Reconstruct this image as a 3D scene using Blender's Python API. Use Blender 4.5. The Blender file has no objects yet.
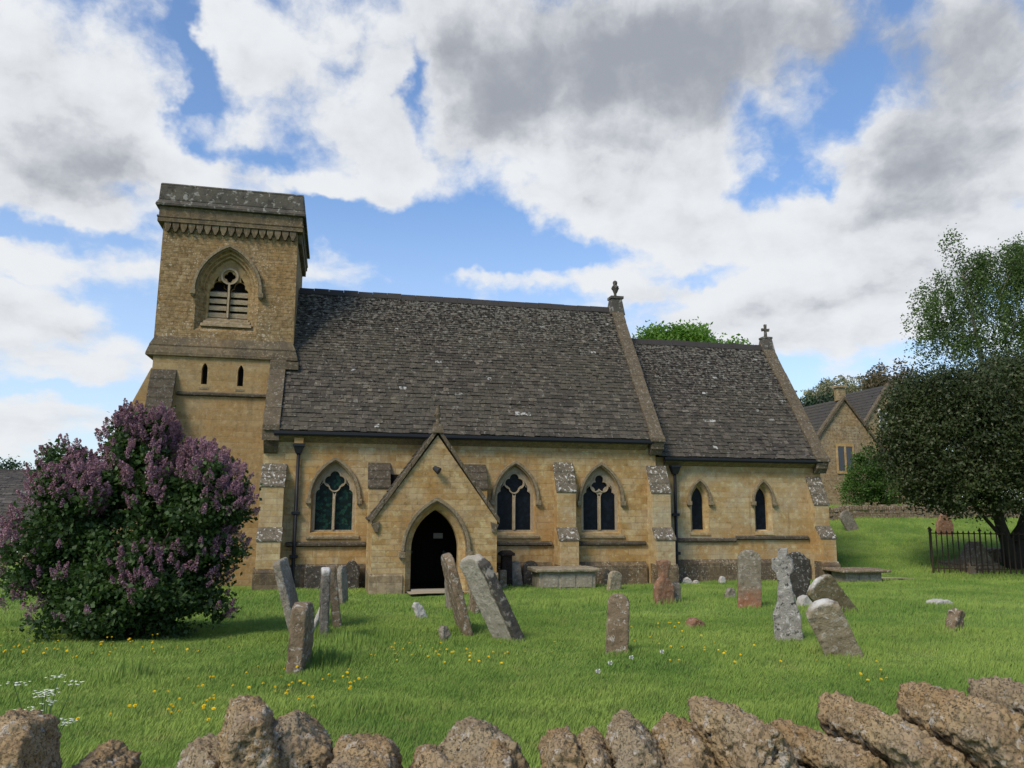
import bpy, bmesh, math, random
import numpy as np
from mathutils import Vector, Matrix, noise
from mathutils.geometry import tessellate_polygon

random.seed(7)
RNG = np.random.default_rng(7)
S = bpy.context.scene
COL = S.collection
R = math.radians

# ------------------------------------------------------------------ camera
cd = bpy.data.cameras.new('camera'); cam = bpy.data.objects.new('camera', cd); COL.objects.link(cam)
cr = Vector((0.97559378, -0.21947732, 0.0068178)); cdn = Vector((0.03999818, 0.14709425, -0.98831343)); cf = Vector((0.21590952, 0.96446513, 0.15228293))
m = Matrix((cr, -cdn, -cf)).transposed().to_4x4(); m.translation = (0, -24, 2.5)
cam.matrix_world = m
cd.sensor_width = 36; cd.lens = 27.77; cd.clip_end = 3000; cd.clip_start = .05
S.camera = cam

# ------------------------------------------------------------------ node helper
class NT:
    def __init__(s, tree): s.t = tree; s.n = tree.nodes; s.n.clear()
    def add(s, typ, ins=None, **kw):
        nd = s.n.new(typ)
        for k, v in kw.items(): setattr(nd, k, v)
        for k, v in (ins or {}).items():
            sock = nd.inputs[k]
            if isinstance(v, bpy.types.NodeSocket): s.t.links.new(v, sock)
            else: sock.default_value = v
        return nd
    def math(s, op, a, b=0., c=0., clamp=False):
        nd = s.n.new('ShaderNodeMath'); nd.operation = op; nd.use_clamp = clamp
        for i, v in enumerate((a, b, c)):
            if isinstance(v, bpy.types.NodeSocket): s.t.links.new(v, nd.inputs[i])
            else: nd.inputs[i].default_value = v
        return nd.outputs[0]
    def vec(s, op, a, b=(0, 0, 0)):
        nd = s.n.new('ShaderNodeVectorMath'); nd.operation = op
        for i, v in enumerate((a, b)):
            if isinstance(v, bpy.types.NodeSocket): s.t.links.new(v, nd.inputs[i])
            else: nd.inputs[i].default_value = v
        return nd.outputs['Value'] if op in ('DOT_PRODUCT', 'LENGTH') else nd.outputs[0]
    def ramp(s, f, stops, interp='LINEAR'):
        nd = s.n.new('ShaderNodeValToRGB'); s.t.links.new(f, nd.inputs[0]); r = nd.color_ramp; r.interpolation = interp
        while len(r.elements) < len(stops): r.elements.new(.5)
        for e, (p, c) in zip(r.elements, stops):
            e.position = p; e.color = (c, c, c, 1) if isinstance(c, (int, float)) else (*c, 1)
        return nd.outputs[0]
    def mix(s, f, a, b, mode='MIX'):
        nd = s.n.new('ShaderNodeMix'); nd.data_type = 'RGBA'; nd.blend_type = mode
        for i, v in ((0, f), (6, a), (7, b)):
            if isinstance(v, bpy.types.NodeSocket): s.t.links.new(v, nd.inputs[i])
            elif i == 0: nd.inputs[0].default_value = v
            else: nd.inputs[i].default_value = (*v, 1)
        return nd.outputs[2]
    def noise(s, vec, scale, detail=4, rough=.55, dist=0.):
        nd = s.add('ShaderNodeTexNoise', {'Scale': scale, 'Detail': detail, 'Roughness': rough, 'Distortion': dist})
        if vec is not None: s.t.links.new(vec, nd.inputs['Vector'])
        return nd.outputs[0]
    def voro(s, vec, scale, feature='F1', out='Distance'):
        nd = s.add('ShaderNodeTexVoronoi', {'Scale': scale}, feature=feature)
        s.t.links.new(vec, nd.inputs['Vector'])
        return nd.outputs[out]
    def sep(s, v):
        nd = s.n.new('ShaderNodeSeparateXYZ'); s.t.links.new(v, nd.inputs[0]); return nd.outputs
    def comb(s, x, y, z=0.):
        return s.add('ShaderNodeCombineXYZ', {0: x, 1: y, 2: z}).outputs[0]

# ------------------------------------------------------------------ world: sky with broken cloud
SUN_EL, SUN_AZ = 44, 232            # compass style: 0 = +Y (away), 90 = +X, so 232 is behind and to the left
w = bpy.data.worlds.new('World'); S.world = w; w.use_nodes = True
# broad masses of cloud and gaps between them: azimuth, elevation, half widths (radians), weight
CLOUD = [(-0.337, 0.489, 0.19, 0.089, 1), (-0.349, 0.406, 0.165, 0.076, 1), (-0.235, 0.42, 0.076, 0.051, 0.7), (-0.322, 0.338, 0.114, 0.03, 0.5), (-0.103, 0.538, 0.076, 0.076, 0.9), (-0.011, 0.474, 0.101, 0.076, 1), (0.056, 0.435, 0.063, 0.038, 0.5), (0.118, 0.582, 0.114, 0.076, 0.9), (0.283, 0.531, 0.19, 0.114, 1.1), (0.174, 0.486, 0.051, 0.063, 0.6), (0.47, 0.561, 0.228, 0.076, 1), (0.388, 0.425, 0.127, 0.051, 0.9), (0.322, 0.375, 0.076, 0.041, 1.1), (0.45, 0.356, 0.114, 0.046, 1.1), (0.7, 0.41, 0.114, 0.076, 1.1), (0.756, 0.336, 0.127, 0.076, 1.1), (0.64, 0.343, 0.076, 0.051, 0.9), (0.797, 0.471, 0.101, 0.089, 0.9), (0.689, 0.263, 0.165, 0.043, 1.1), (0.535, 0.308, 0.139, 0.03, 1.0), (0.531, 0.235, 0.165, 0.03, 1.2), (0.61, 0.19, 0.177, 0.03, 1.1), (0.435, 0.264, 0.089, 0.015, 0.8), (0.269, 0.274, 0.101, 0.016, 1.2), (0.165, 0.276, 0.051, 0.011, 0.8), (-0.003, 0.295, 0.07, 0.023, 1.1), (-0.159, 0.38, 0.127, 0.023, 1.0), (-0.045, 0.389, 0.051, 0.015, 0.8), (0.058, 0.379, 0.028, 0.023, 1.3), (-0.296, 0.262, 0.139, 0.018, 0.7), (-0.312, 0.215, 0.139, 0.028, 0.8), (-0.298, 0.167, 0.152, 0.03, 1.0), (-0.282, 0.1, 0.165, 0.025, 1.0), (-0.327, 0.067, 0.152, 0.018, 0.5), (-0.29, 0.316, 0.051, 0.018, 0.6), (-0.356, 0.281, 0.035, 0.008, 0.5), (-0.195, 0.501, 0.018, 0.076, -1.3), (-0.163, 0.443, 0.03, 0.043, -1.1), (-0.113, 0.406, 0.063, 0.015, -0.8), (-0.018, 0.365, 0.063, 0.02, -1.0), (0.098, 0.33, 0.127, 0.043, -1.2), (0.083, 0.504, 0.015, 0.038, -0.9), (0.101, 0.46, 0.025, 0.033, -0.7), (0.203, 0.339, 0.076, 0.046, -1.1), (0.262, 0.417, 0.038, 0.02, -0.7), (0.347, 0.313, 0.076, 0.013, -0.8), (0.282, 0.302, 0.076, 0.01, -0.7), (0.586, 0.4, 0.03, 0.046, -1.1), (0.636, 0.453, 0.03, 0.038, -1.0), (0.556, 0.376, 0.051, 0.02, -0.9), (0.466, 0.442, 0.018, 0.013, -0.5), (-0.329, 0.299, 0.101, 0.013, -0.9), (-0.262, 0.35, 0.03, 0.01, -0.8), (0.461, 0.29, 0.089, 0.011, -0.6), (0.41, 0.256, 0.063, 0.01, -0.5), (-0.323, 0.126, 0.089, 0.011, -0.9), (-0.347, 0.184, 0.076, 0.006, -0.4), (-0.242, 0.492, 0.018, 0.025, -0.3), (-0.342, 0.238, 0.063, 0.006, -0.4), (-0.188, 0.236, 0.076, 0.038, -0.2)]
GREY = [(0.337, 0.54, 0.215, 0.089, 1.1), (0.495, 0.537, 0.228, 0.089, 1.0), (0.174, 0.497, 0.063, 0.051, 0.5), (-0.354, 0.363, 0.139, 0.057, 0.9), (-0.274, 0.369, 0.076, 0.033, 0.5), (0.758, 0.357, 0.114, 0.063, 0.8), (0.699, 0.399, 0.063, 0.051, 0.4), (0.797, 0.471, 0.114, 0.089, 0.85), (0.707, 0.512, 0.101, 0.063, 0.6), (-0.009, 0.441, 0.101, 0.051, 0.55), (0.106, 0.539, 0.089, 0.076, 0.4), (0.508, 0.238, 0.152, 0.018, 0.6), (0.61, 0.19, 0.152, 0.018, 0.5), (0.412, 0.347, 0.114, 0.025, 0.3), (-0.335, 0.47, 0.114, 0.063, 0.35), (0.769, 0.247, 0.101, 0.038, 0.5), (-0.31, 0.199, 0.127, 0.013, 0.35), (-0.306, 0.155, 0.139, 0.013, 0.35), (-0.282, 0.091, 0.139, 0.013, 0.35), (-0.114, 0.515, 0.051, 0.051, 0.15), (0.282, 0.464, 0.076, 0.025, 0.3)]
def build_world():
    n = NT(w.node_tree)
    out = n.add('ShaderNodeOutputWorld'); bg = n.add('ShaderNodeBackground', {'Strength': .093}); n.t.links.new(bg.outputs[0], out.inputs[0])
    sky = n.add('ShaderNodeTexSky', sky_type='NISHITA', sun_disc=False, sun_elevation=R(SUN_EL), sun_rotation=R(SUN_AZ), air_density=1.0, dust_density=.6, ozone_density=2.2, altitude=150)
    d = n.add('ShaderNodeTexCoord').outputs['Generated']
    x, y, z = n.sep(d)[:3]
    az = n.math('ARCTAN2', x, y); el = n.math('ARCSINE', z)
    sv = n.vec('SUBTRACT', n.add('ShaderNodeTexNoise', {'Scale': 8., 'Detail': 5, 'Roughness': .6, 'Vector': d}).outputs[1], (.5, .5, .5))
    uv = n.vec('ADD', n.comb(az, el), n.vec('MULTIPLY', sv, (.16, .10, 0)))
    def field(L):
        acc = None
        for (a, e, ra, re, wt) in L:
            q = n.vec('MULTIPLY', n.vec('SUBTRACT', uv, (a, e, 0)), (1 / ra, 1 / re, 0))
            g = n.math('POWER', .40, n.vec('DOT_PRODUCT', q, q))
            acc = n.math('MULTIPLY', g, wt) if acc is None else n.math('MULTIPLY_ADD', g, wt, acc)
        return acc
    # cloud heaps: flatter and wider low in the sky, round overhead
    low = n.math('MULTIPLY', n.math('LOGARITHM', n.math('ADD', n.math('MAXIMUM', el, -.1), .25), math.e), .9)
    def puff(off):
        q = n.vec('ADD', n.comb(az, low, .3), off)
        q = n.vec('ADD', q, n.vec('MULTIPLY', sv, (.05, .05, .05)))
        return n.noise(q, 8., 8, .56), n.noise(q, 3.2, 3, .5)
    p1, b1 = puff((0, 0, 0)); p2, _ = puff((-.020, .030, 0))
    f = n.math('ADD', n.math('MULTIPLY', field(CLOUD), .80), -.26)
    f = n.math('MULTIPLY_ADD', n.math('SUBTRACT', p1, .5), 3.6, f)
    f = n.math('MULTIPLY_ADD', n.math('SUBTRACT', b1, .5), .8, f)
    alpha = n.add('ShaderNodeMapRange', {0: f, 1: -.30, 2: .55}, interpolation_type='SMOOTHSTEP').outputs[0]
    g = n.math('MULTIPLY', field(GREY), .72)
    g = n.math('MULTIPLY_ADD', n.add('ShaderNodeMapRange', {0: f, 1: .3, 2: 1.9}).outputs[0], .42, g)
    g = n.math('MULTIPLY_ADD', n.math('SUBTRACT', p2, p1), 2.3, g)      # brighter towards the sun, up and to the left
    g = n.add('ShaderNodeMapRange', {0: g, 1: -.05, 2: 1.45}, interpolation_type='SMOOTHSTEP').outputs[0]
    ccol = n.ramp(g, [(0, (5.4, 5.55, 5.75)), (.4, (4.6, 4.75, 5.0)), (1, (2.25, 2.42, 2.75))])
    skyc = n.mix(1., sky.outputs[0], (.98, 1.15, 1.31), 'MULTIPLY')
    # thin veil of haze lightens the blue close to the horizon
    veil = n.add('ShaderNodeMapRange', {0: el, 1: .38, 2: .02, 3: .04, 4: .6}).outputs[0]
    skyc = n.mix(veil, skyc, (4.7, 5.1, 5.7))
    n.t.links.new(n.mix(alpha, skyc, ccol), bg.inputs[0])
build_world()
w.cycles.sampling_method = 'MANUAL'; w.cycles.sample_map_resolution = 512

sd = bpy.data.lights.new('sun', 'SUN'); sun = bpy.data.objects.new('sun', sd); COL.objects.link(sun)
sd.energy = 2.1; sd.angle = R(20); sd.color = (1, .88, .70)
a = R(SUN_AZ); e = R(SUN_EL)
sun_dir = Vector((math.sin(a) * math.cos(e), math.cos(a) * math.cos(e), math.sin(e)))
sun.rotation_euler = sun_dir.to_track_quat('Z', 'Y').to_euler(); sun.location = (-20, -30, 40)

S.view_settings.view_transform = 'Standard'; S.view_settings.look = 'None'; S.view_settings.exposure = .74; S.view_settings.gamma = 1
S.view_settings.use_curve_mapping = False
S.cycles.max_bounces = 6; S.cycles.diffuse_bounces = 3; S.cycles.glossy_bounces = 2; S.cycles.transmission_bounces = 4; S.cycles.transparent_max_bounces = 8
S.cycles.use_denoising = True; S.cycles.caustics_reflective = False; S.cycles.caustics_refractive = False

# ------------------------------------------------------------------ object helpers
def tag(o, label=None, cat=None, group=None, kind=None):
    if label: o['label'] = label
    if cat: o['category'] = cat
    if group: o['group'] = group
    if kind: o['kind'] = kind
    return o
def thing(name, label, cat, loc=(0, 0, 0), rot=(0, 0, 0), group=None):
    o = bpy.data.objects.new(name, None); COL.objects.link(o); o.location = loc; o.rotation_euler = rot
    o.empty_display_size = .2
    return tag(o, label, cat, group)
def world_loc(o):
    v = Vector(o.location)
    while o.parent: o = o.parent; v += Vector(o.location)
    return v
def link_mesh(name, me, mat=None, parent=None, at_world=True):
    o = bpy.data.objects.new(name, me); COL.objects.link(o)
    if mat is not None:
        for mm in (mat if isinstance(mat, (list, tuple)) else [mat]): me.materials.append(mm)
    if parent is not None:
        o.parent = parent
        if at_world: o.location = -world_loc(parent)
    return o
class MB:
    def __init__(s): s.v = []; s.f = []
    def poly(s, pts): i = len(s.v); s.v += [tuple(p) for p in pts]; s.f.append(list(range(i, i + len(pts))))
    def box(s, x0, x1, y0, y1, z0, z1):
        i = len(s.v)
        s.v += [(x0, y0, z0), (x1, y0, z0), (x1, y1, z0), (x0, y1, z0), (x0, y0, z1), (x1, y0, z1), (x1, y1, z1), (x0, y1, z1)]
        s.f += [[i, i + 3, i + 2, i + 1], [i + 4, i + 5, i + 6, i + 7], [i, i + 1, i + 5, i + 4], [i + 1, i + 2, i + 6, i + 5], [i + 2, i + 3, i + 7, i + 6], [i + 3, i, i + 4, i + 7]]
    def hexa(s, b, t):     # two quads, bottom and top, same winding (counter-clockwise from above)
        i = len(s.v); s.v += [tuple(p) for p in b] + [tuple(p) for p in t]
        s.f += [[i + 3, i + 2, i + 1, i], [i + 4, i + 5, i + 6, i + 7]] + [[i + k, i + (k + 1) % 4, i + 4 + (k + 1) % 4, i + 4 + k] for k in range(4)]
    def prism(s, pts, ax, a0, a1):   # 2D polygon extruded along axis ax from a0 to a1
        def P(p, a): return (a, p[0], p[1]) if ax == 'x' else (p[0], a, p[1]) if ax == 'y' else (p[0], p[1], a)
        i = len(s.v); n = len(pts)
        s.v += [P(p, a0) for p in pts] + [P(p, a1) for p in pts]
        for t in tessellate_polygon([[Vector((p[0], p[1], 0)) for p in pts]]):
            s.f.append([i + k for k in t]); s.f.append([i + n + k for k in reversed(t)])
        for k in range(n): s.f.append([i + k, i + (k + 1) % n, i + n + (k + 1) % n, i + n + k])
    def sheet(s, outer, holes, y, depth=0, ins=None):   # upright sheet in the XZ plane at y with holes; reveals run back to y+depth (to the narrower loops ins, if given)
        loops = [outer] + list(holes)
        pts = [p for l in loops for p in l]; i = len(s.v)
        s.v += [(p[0], y, p[1]) for p in pts]
        for t in tessellate_polygon([[Vector((p[0], p[1], 0)) for p in l] for l in loops]): s.f.append([i + k for k in t])
        for hi, h in enumerate(holes):
            if depth:
                h2 = ins[hi] if ins else h
                j = len(s.v); n = len(h)
                s.v += [(p[0], y, p[1]) for p in h] + [(p[0], y + depth, p[1]) for p in h2]
                for k in range(n): s.f.append([j + k, j + (k + 1) % n, j + n + (k + 1) % n, j + n + k])
    def plate(s, outer, holes, y0, y1):    # sheet with thickness
        s.sheet(outer, holes, y0, y1 - y0); s.sheet(outer, holes, y1)
        j = len(s.v); n = len(outer)
        s.v += [(p[0], y0, p[1]) for p in outer] + [(p[0], y1, p[1]) for p in outer]
        for k in range(n): s.f.append([j + k, j + (k + 1) % n, j + n + (k + 1) % n, j + n + k])
    def band(s, a, b, y0, y1, close=False):   # solid strip between two matching open curves (x,z), front at y0, back at y1
        n = len(a); j = len(s.v)
        for c in (a, b):
            for y in (y0, y1): s.v += [(p[0], y, p[1]) for p in c]
        A0, A1, B0, B1 = j, j + n, j + 2 * n, j + 3 * n
        for k in range(n - 1):
            for u, v_ in ((A0, B0), (B0, B1), (A1, A0), (B1, A1)): s.f.append([u + k, u + k + 1, v_ + k + 1, v_ + k])
        for k in (0, n - 1): s.f.append([A0 + k, B0 + k, B1 + k, A1 + k])
    def tube(s, path, radii, seg=8, cap=True):
        path = [Vector(p) for p in path]; rings = []
        up = Vector((.31, .17, .93))
        for k, p in enumerate(path):
            t = (path[min(k + 1, len(path) - 1)] - path[max(k - 1, 0)]).normalized()
            u = t.cross(up)
            if u.length < .05: u = t.cross(Vector((1, 0, 0)))
            u.normalize(); v_ = t.cross(u)
            r = radii[k] if isinstance(radii, (list, tuple)) else radii
            rings.append(len(s.v))
            s.v += [tuple(p + (u * math.cos(2 * math.pi * q / seg) + v_ * math.sin(2 * math.pi * q / seg)) * r) for q in range(seg)]
        for a_, b_ in zip(rings, rings[1:]):
            for q in range(seg): s.f.append([a_ + q, a_ + (q + 1) % seg, b_ + (q + 1) % seg, b_ + q])
        if cap:
            s.f.append([rings[0] + q for q in range(seg)][::-1]); s.f.append([rings[-1] + q for q in range(seg)])
    def lathe(s, prof, c, seg=12):
        rings = []
        for (r, z) in prof:
            rings.append(len(s.v)); s.v += [(c[0] + r * math.cos(2 * math.pi * q / seg), c[1] + r * math.sin(2 * math.pi * q / seg), c[2] + z) for q in range(seg)]
        for a_, b_ in zip(rings, rings[1:]):
            for q in range(seg): s.f.append([a_ + q, a_ + (q + 1) % seg, b_ + (q + 1) % seg, b_ + q])
        s.f.append([rings[0] + q for q in range(seg)][::-1]); s.f.append([rings[-1] + q for q in range(seg)])
    def mesh(s, name, fix=True):
        me = bpy.data.meshes.new(name); me.from_pydata(s.v, [], s.f)
        if fix:
            bm = bmesh.new(); bm.from_mesh(me); bmesh.ops.remove_doubles(bm, verts=bm.verts, dist=.0004)
            bmesh.ops.recalc_face_normals(bm, faces=bm.faces); bm.to_mesh(me); bm.free()
        me.update(); return me
    def build(s, name, mat, parent=None, bevel=0, smooth=False, at_world=True):
        me = s.mesh(name); o = link_mesh(name, me, mat, parent, at_world)
        if smooth: me.shade_smooth()
        if bevel:
            b = o.modifiers.new('bevel', 'BEVEL'); b.width = bevel; b.segments = 2; b.limit_method = 'ANGLE'; b.angle_limit = R(40)
        return o
def np_mesh(name, V, nper, mat, parent=None, at_world=True):   # V: (faces, nper, 3) separate faces
    nf = len(V); me = bpy.data.meshes.new(name)
    me.vertices.add(nf * nper); me.vertices.foreach_set('co', V.astype(np.float32).ravel())
    me.loops.add(nf * nper); me.loops.foreach_set('vertex_index', np.arange(nf * nper, dtype=np.int32))
    me.polygons.add(nf); me.polygons.foreach_set('loop_start', np.arange(0, nf * nper, nper, dtype=np.int32))
    me.update(calc_edges=True); return link_mesh(name, me, mat, parent, at_world)

# ------------------------------------------------------------------ materials
def newmat(name):
    mt = bpy.data.materials.new(name); mt.use_nodes = True; return mt, NT(mt.node_tree)
def finish(n, col, rough=.85, bump=None, bstr=.4, bdist=.01, spec=.3, normal=None):
    o = n.add('ShaderNodeOutputMaterial'); b = n.add('ShaderNodeBsdfPrincipled')
    for k, v in (('Base Color', col), ('Roughness', rough), ('Specular IOR Level', spec)):
        if isinstance(v, bpy.types.NodeSocket): n.t.links.new(v, b.inputs[k])
        else: b.inputs[k].default_value = (*v, 1) if k == 'Base Color' else v
    if bump is not None:
        bn = n.add('ShaderNodeBump', {'Height': bump, 'Strength': bstr, 'Distance': bdist}); n.t.links.new(bn.outputs[0], b.inputs['Normal'])
    n.t.links.new(b.outputs[0], o.inputs[0]); return b
def objco(n): return n.add('ShaderNodeTexCoord').outputs['Object']

def masonry(name, c1, c2, c3, row=.2, width=.5, mortar=.008, mcol=(.30, .24, .16), greyamt=.5, speck=.35, greycol=(.27, .24, .19), off=0., lowstain=0., bstr=.5, orange=.6, mottle=0.):
    mt, n = newmat(name); co = objco(n); x, y, z = n.sep(co)[:3]
    wob = n.noise(co, 1.7, 3)
    u = n.math('ADD', n.math('ADD', x, y), n.math('MULTIPLY', wob, .05)); v = n.math('ADD', n.math('MULTIPLY_ADD', n.noise(co, 2.3, 2), .03, z), off)
    uvv = n.comb(u, v, 0.)
    br = n.add('ShaderNodeTexBrick', {'Vector': uvv, 'Color1': (0, 0, 0, 1), 'Color2': (1, 1, 1, 1), 'Mortar': (.5, .5, .5, 1), 'Scale': 1., 'Mortar Size': mortar, 'Mortar Smooth': .8, 'Bias': 0., 'Brick Width': width, 'Row Height': row}, offset=.43, squash=1.35, squash_frequency=3)
    blk = br.outputs[0]; mor = br.outputs[1]
    soft = n.math('ADD', n.math('MULTIPLY', blk, .55), n.math('MULTIPLY', n.noise(co, 3.1, 5, .65), .9))
    col = n.ramp(n.math('SUBTRACT', soft, .22), [(.12, c1), (.5, c2), (.88, c3)])
    fine = n.noise(co, 14, 6, .65)
    col = n.mix(n.math('MULTIPLY', fine, .55), col, n.mix(.5, col, (.16, .11, .06)), 'MIX')
    big = n.noise(co, .8, 6, .65, .6)
    col = n.mix(n.math('MULTIPLY', n.ramp(big, [(.46, 0.), (.64, 1.)]), greyamt), col, greycol)
    oran = n.noise(n.vec('ADD', co, (7, 3, 1)), .8, 4)
    col = n.mix(n.math('MULTIPLY', n.ramp(oran, [(.46, 0.), (.66, 1.)]), orange), col, (.345, .185, .055))
    col = n.mix(n.math('MULTIPLY', mor, .68), col, mcol)
    sp = n.voro(n.vec('ADD', co, n.vec('MULTIPLY', n.add('ShaderNodeTexNoise', {'Scale': 6., 'Vector': co}).outputs[1], (.2, .2, .2))), 13.)
    sp5 = n.noise(n.vec('ADD', co, (2, 6, 9)), 5.2, 5, .7)
    col = n.mix(n.ramp(sp5, [(.54, 0.), (.68, .55)]), col, tuple(min(.55, q * 1.25 + .02) for q in c3))
    col = n.mix(n.ramp(sp5, [(.32, .6), (.45, 0.)]), col, tuple(q * .62 for q in c1))
    if mottle:
        col = n.mix(n.math('MULTIPLY', n.ramp(n.noise(co, 8.5, 4, .7), [(.48, 0.), (.6, 1.)]), mottle), col, (.085, .058, .028))
        col = n.mix(n.math('MULTIPLY', n.ramp(n.noise(n.vec('ADD', co, (3, 8, 5)), 11., 3, .65), [(.56, 0.), (.64, 1.)]), mottle), col, (.33, .255, .15))
    spm = n.math('MULTIPLY', n.ramp(sp, [(.2, 1.), (.34, 0.)]), n.ramp(n.noise(co, 1.6, 3), [(.42, 0.), (.6, speck)]))
    col = n.mix(spm, col, (.46, .41, .32))
    if lowstain:   # soot-black weathering with streaks
        st = n.noise(n.vec('MULTIPLY', co, (3.5, 3.5, .6)), 1., 5, .65)
        col = n.mix(n.math('MULTIPLY', n.ramp(st, [(.45, 0.), (.68, 1.)]), lowstain), col, (.055, .048, .04))
    run = n.noise(n.vec('MULTIPLY', n.vec('ADD', co, (4, 4, 0)), (4.2, 4.2, .5)), 1., 5, .6)
    col = n.mix(n.ramp(run, [(.58, 0.), (.72, .45)]), col, (.13, .10, .062))
    h = n.math('ADD', n.math('MULTIPLY', mor, -.9), n.math('MULTIPLY', fine, .55))
    finish(n, col, .92, h, bstr, .018, .15); return mt
M = {}
M['nave'] = masonry('nave_ashlar', (.29, .175, .060), (.40, .265, .105), (.50, .38, .205), row=.2, width=.46, greyamt=.6, greycol=(.37, .315, .215), bstr=.7, speck=.12, mottle=.12)
M['chancel'] = masonry('chancel_ashlar', (.33, .22, .092), (.42, .30, .14), (.50, .40, .235), row=.17, width=.42, greyamt=.75, greycol=(.36, .31, .215), off=.05, speck=.3, mottle=.1)
M['porch'] = masonry('porch_ashlar', (.29, .175, .060), (.39, .26, .103), (.50, .375, .20), row=.15, width=.34, greyamt=.5, greycol=(.36, .30, .20), bstr=.7, off=.03, speck=.2, mottle=.2)
M['porch_low'] = masonry('porch_stained_base', (.25, .185, .105), (.32, .25, .155), (.36, .295, .20), row=.3, width=.7, greyamt=.6, greycol=(.11, .092, .066), lowstain=.6, off=.1, orange=.15, mottle=.3)
M['tower'] = masonry('tower_rubble', (.20, .130, .056), (.265, .178, .082), (.33, .24, .125), row=.115, width=.26, greyamt=.4, speck=.75, mortar=.012, mcol=(.22, .165, .095), greycol=(.165, .125, .075), off=.02, bstr=.8, orange=.35, mottle=.55)
M['tower_low'] = masonry('tower_ashlar', (.26, .172, .074), (.32, .22, .10), (.37, .275, .14), row=.17, width=.42, greyamt=.4, off=.07, greycol=(.25, .20, .125), orange=.4, mottle=.15, speck=.2)
M['dress'] = masonry('dressed_stone', (.37, .225, .080), (.45, .29, .115), (.50, .37, .19), row=.33, width=.8, greyamt=.4, mortar=.005, speck=.2)
M['plinth'] = masonry('weathered_plinth', (.085, .062, .036), (.13, .098, .060), (.21, .165, .105), row=.3, width=.62, greyamt=.85, speck=.9, greycol=(.062, .052, .039), lowstain=.75, orange=.1, mottle=.3)
M['bandstone'] = masonry('weathered_band', (.105, .080, .046), (.135, .105, .064), (.17, .138, .088), row=.4, width=.75, greyamt=.75, speck=.4, greycol=(.062, .053, .039), lowstain=.6, orange=.1, mottle=.3)
M['brubble'] = masonry('cottage_rubble', (.23, .165, .09), (.30, .225, .13), (.37, .295, .185), row=.16, width=.38, greyamt=.4, mortar=.02, mcol=(.30, .25, .17), speck=.3, orange=.3, mottle=.5)

def slate(name, lo, hi, ridge_z, ridge_w=2.5, blotch=1.):
    mt, n = newmat(name); co = objco(n); z = n.sep(co)[2]
    rnd = n.add('ShaderNodeNewGeometry').outputs['Random Per Island']
    col = n.ramp(rnd, [(0, lo), (.55, tuple((a + b) / 2 for a, b in zip(lo, hi))), (.93, hi), (1., tuple(min(1, c * 1.5) for c in hi))])
    big = n.noise(co, .45, 4)
    col = n.mix(n.ramp(big, [(.4, 0.), (.65, .5)]), col, (.085, .076, .052))
    fine = n.noise(co, 16, 6, .7)
    col = n.mix(n.ramp(fine, [(.35, .55), (.65, 0.)]), col, (.028, .026, .024))
    near = n.add('ShaderNodeMapRange', {0: z, 1: ridge_z - ridge_w, 2: ridge_z - .2}).outputs[0]
    wv = n.vec('ADD', co, n.vec('MULTIPLY', n.add('ShaderNodeTexNoise', {'Scale': 5., 'Vector': co}).outputs[1], (.25, .25, .25)))
    d1 = n.noise(wv, 7.5, 3, .6)
    thr = n.math('MULTIPLY_ADD', near, -.15, .61)
    moss = n.math('MULTIPLY', n.math('SUBTRACT', d1, thr), 18., clamp=True)
    col = n.mix(n.math('MULTIPLY', moss, .85), col, (.012, .011, .009))
    d2 = n.noise(n.vec('ADD', wv, (13, 5, 2)), 9., 3, .6)
    thr2 = n.math('MULTIPLY_ADD', near, -.12, .615)
    lich = n.math('MULTIPLY', n.math('SUBTRACT', d2, thr2), 20., clamp=True)
    col = n.mix(n.math('MULTIPLY', lich, .5 * blotch), col, (.26, .245, .205))
    pick = n.ramp(n.math('FRACT', n.math('MULTIPLY', rnd, 37.7)), [(.991, 0.), (.995, 1.)])
    col = n.mix(n.math('MULTIPLY', pick, n.ramp(n.noise(co, 9, 4), [(.45, 0.), (.55, .8)])), col, (.42, .42, .39))
    finish(n, col, .85, n.math('ADD', fine, n.math('MULTIPLY', moss, 1.2)), .6, .02, .25); return mt
M['slate'] = slate('nave_slates', (.042, .035, .027), (.115, .098, .073), 9.8, 2.6)
M['slate2'] = slate('chancel_slates', (.040, .034, .028), (.112, .095, .073), 8.68, 3.2)
M['far_slate'] = slate('house_slates', (.055, .05, .048), (.10, .09, .083), 30, 1, .2)

def plain(name, col, rough=.6, var=.25, scale=9, spec=.3, metal=0):
    mt, n = newmat(name); co = objco(n)
    f = n.noise(co, scale, 5, .6)
    c = n.mix(n.math('MULTIPLY', f, var), col, tuple(q * .35 for q in col))
    b = finish(n, c, rough, f, .25, .01, spec); b.inputs['Metallic'].default_value = metal; return mt
M['iron'] = plain('black_iron', (.014, .015, .019), .5, .3)
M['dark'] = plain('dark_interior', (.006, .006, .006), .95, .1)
M['door'] = plain('dark_oak', (.016, .013, .010), .8, .5, spec=.1)
M['paper'] = plain('paper', (.55, .55, .52), .8, .05)
M['steel'] = plain('dull_steel', (.22, .21, .19), .4, .2, metal=.6)
M['step'] = plain('worn_step', (.36, .32, .25), .9, .5, 6)
M['path'] = plain('path_stone', (.38, .31, .21), .95, .5, 5)
M['white_paint'] = plain('white_paint', (.74, .75, .75), .5, .1)
M['house_glass'] = plain('window_pane', (.03, .035, .045), .08, .1, spec=.6)
M['bark'] = plain('bark', (.05, .04, .03), .95, .6, 14)
M['pale_bark'] = plain('pale_bark', (.17, .16, .14), .9, .7, 8)
M['rust_iron'] = plain('rusty_iron', (.055, .036, .022), .8, .5, 20)
M['ridge_tile'] = plain('ridge_tile', (.045, .040, .036), .9, .6, 5)

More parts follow.
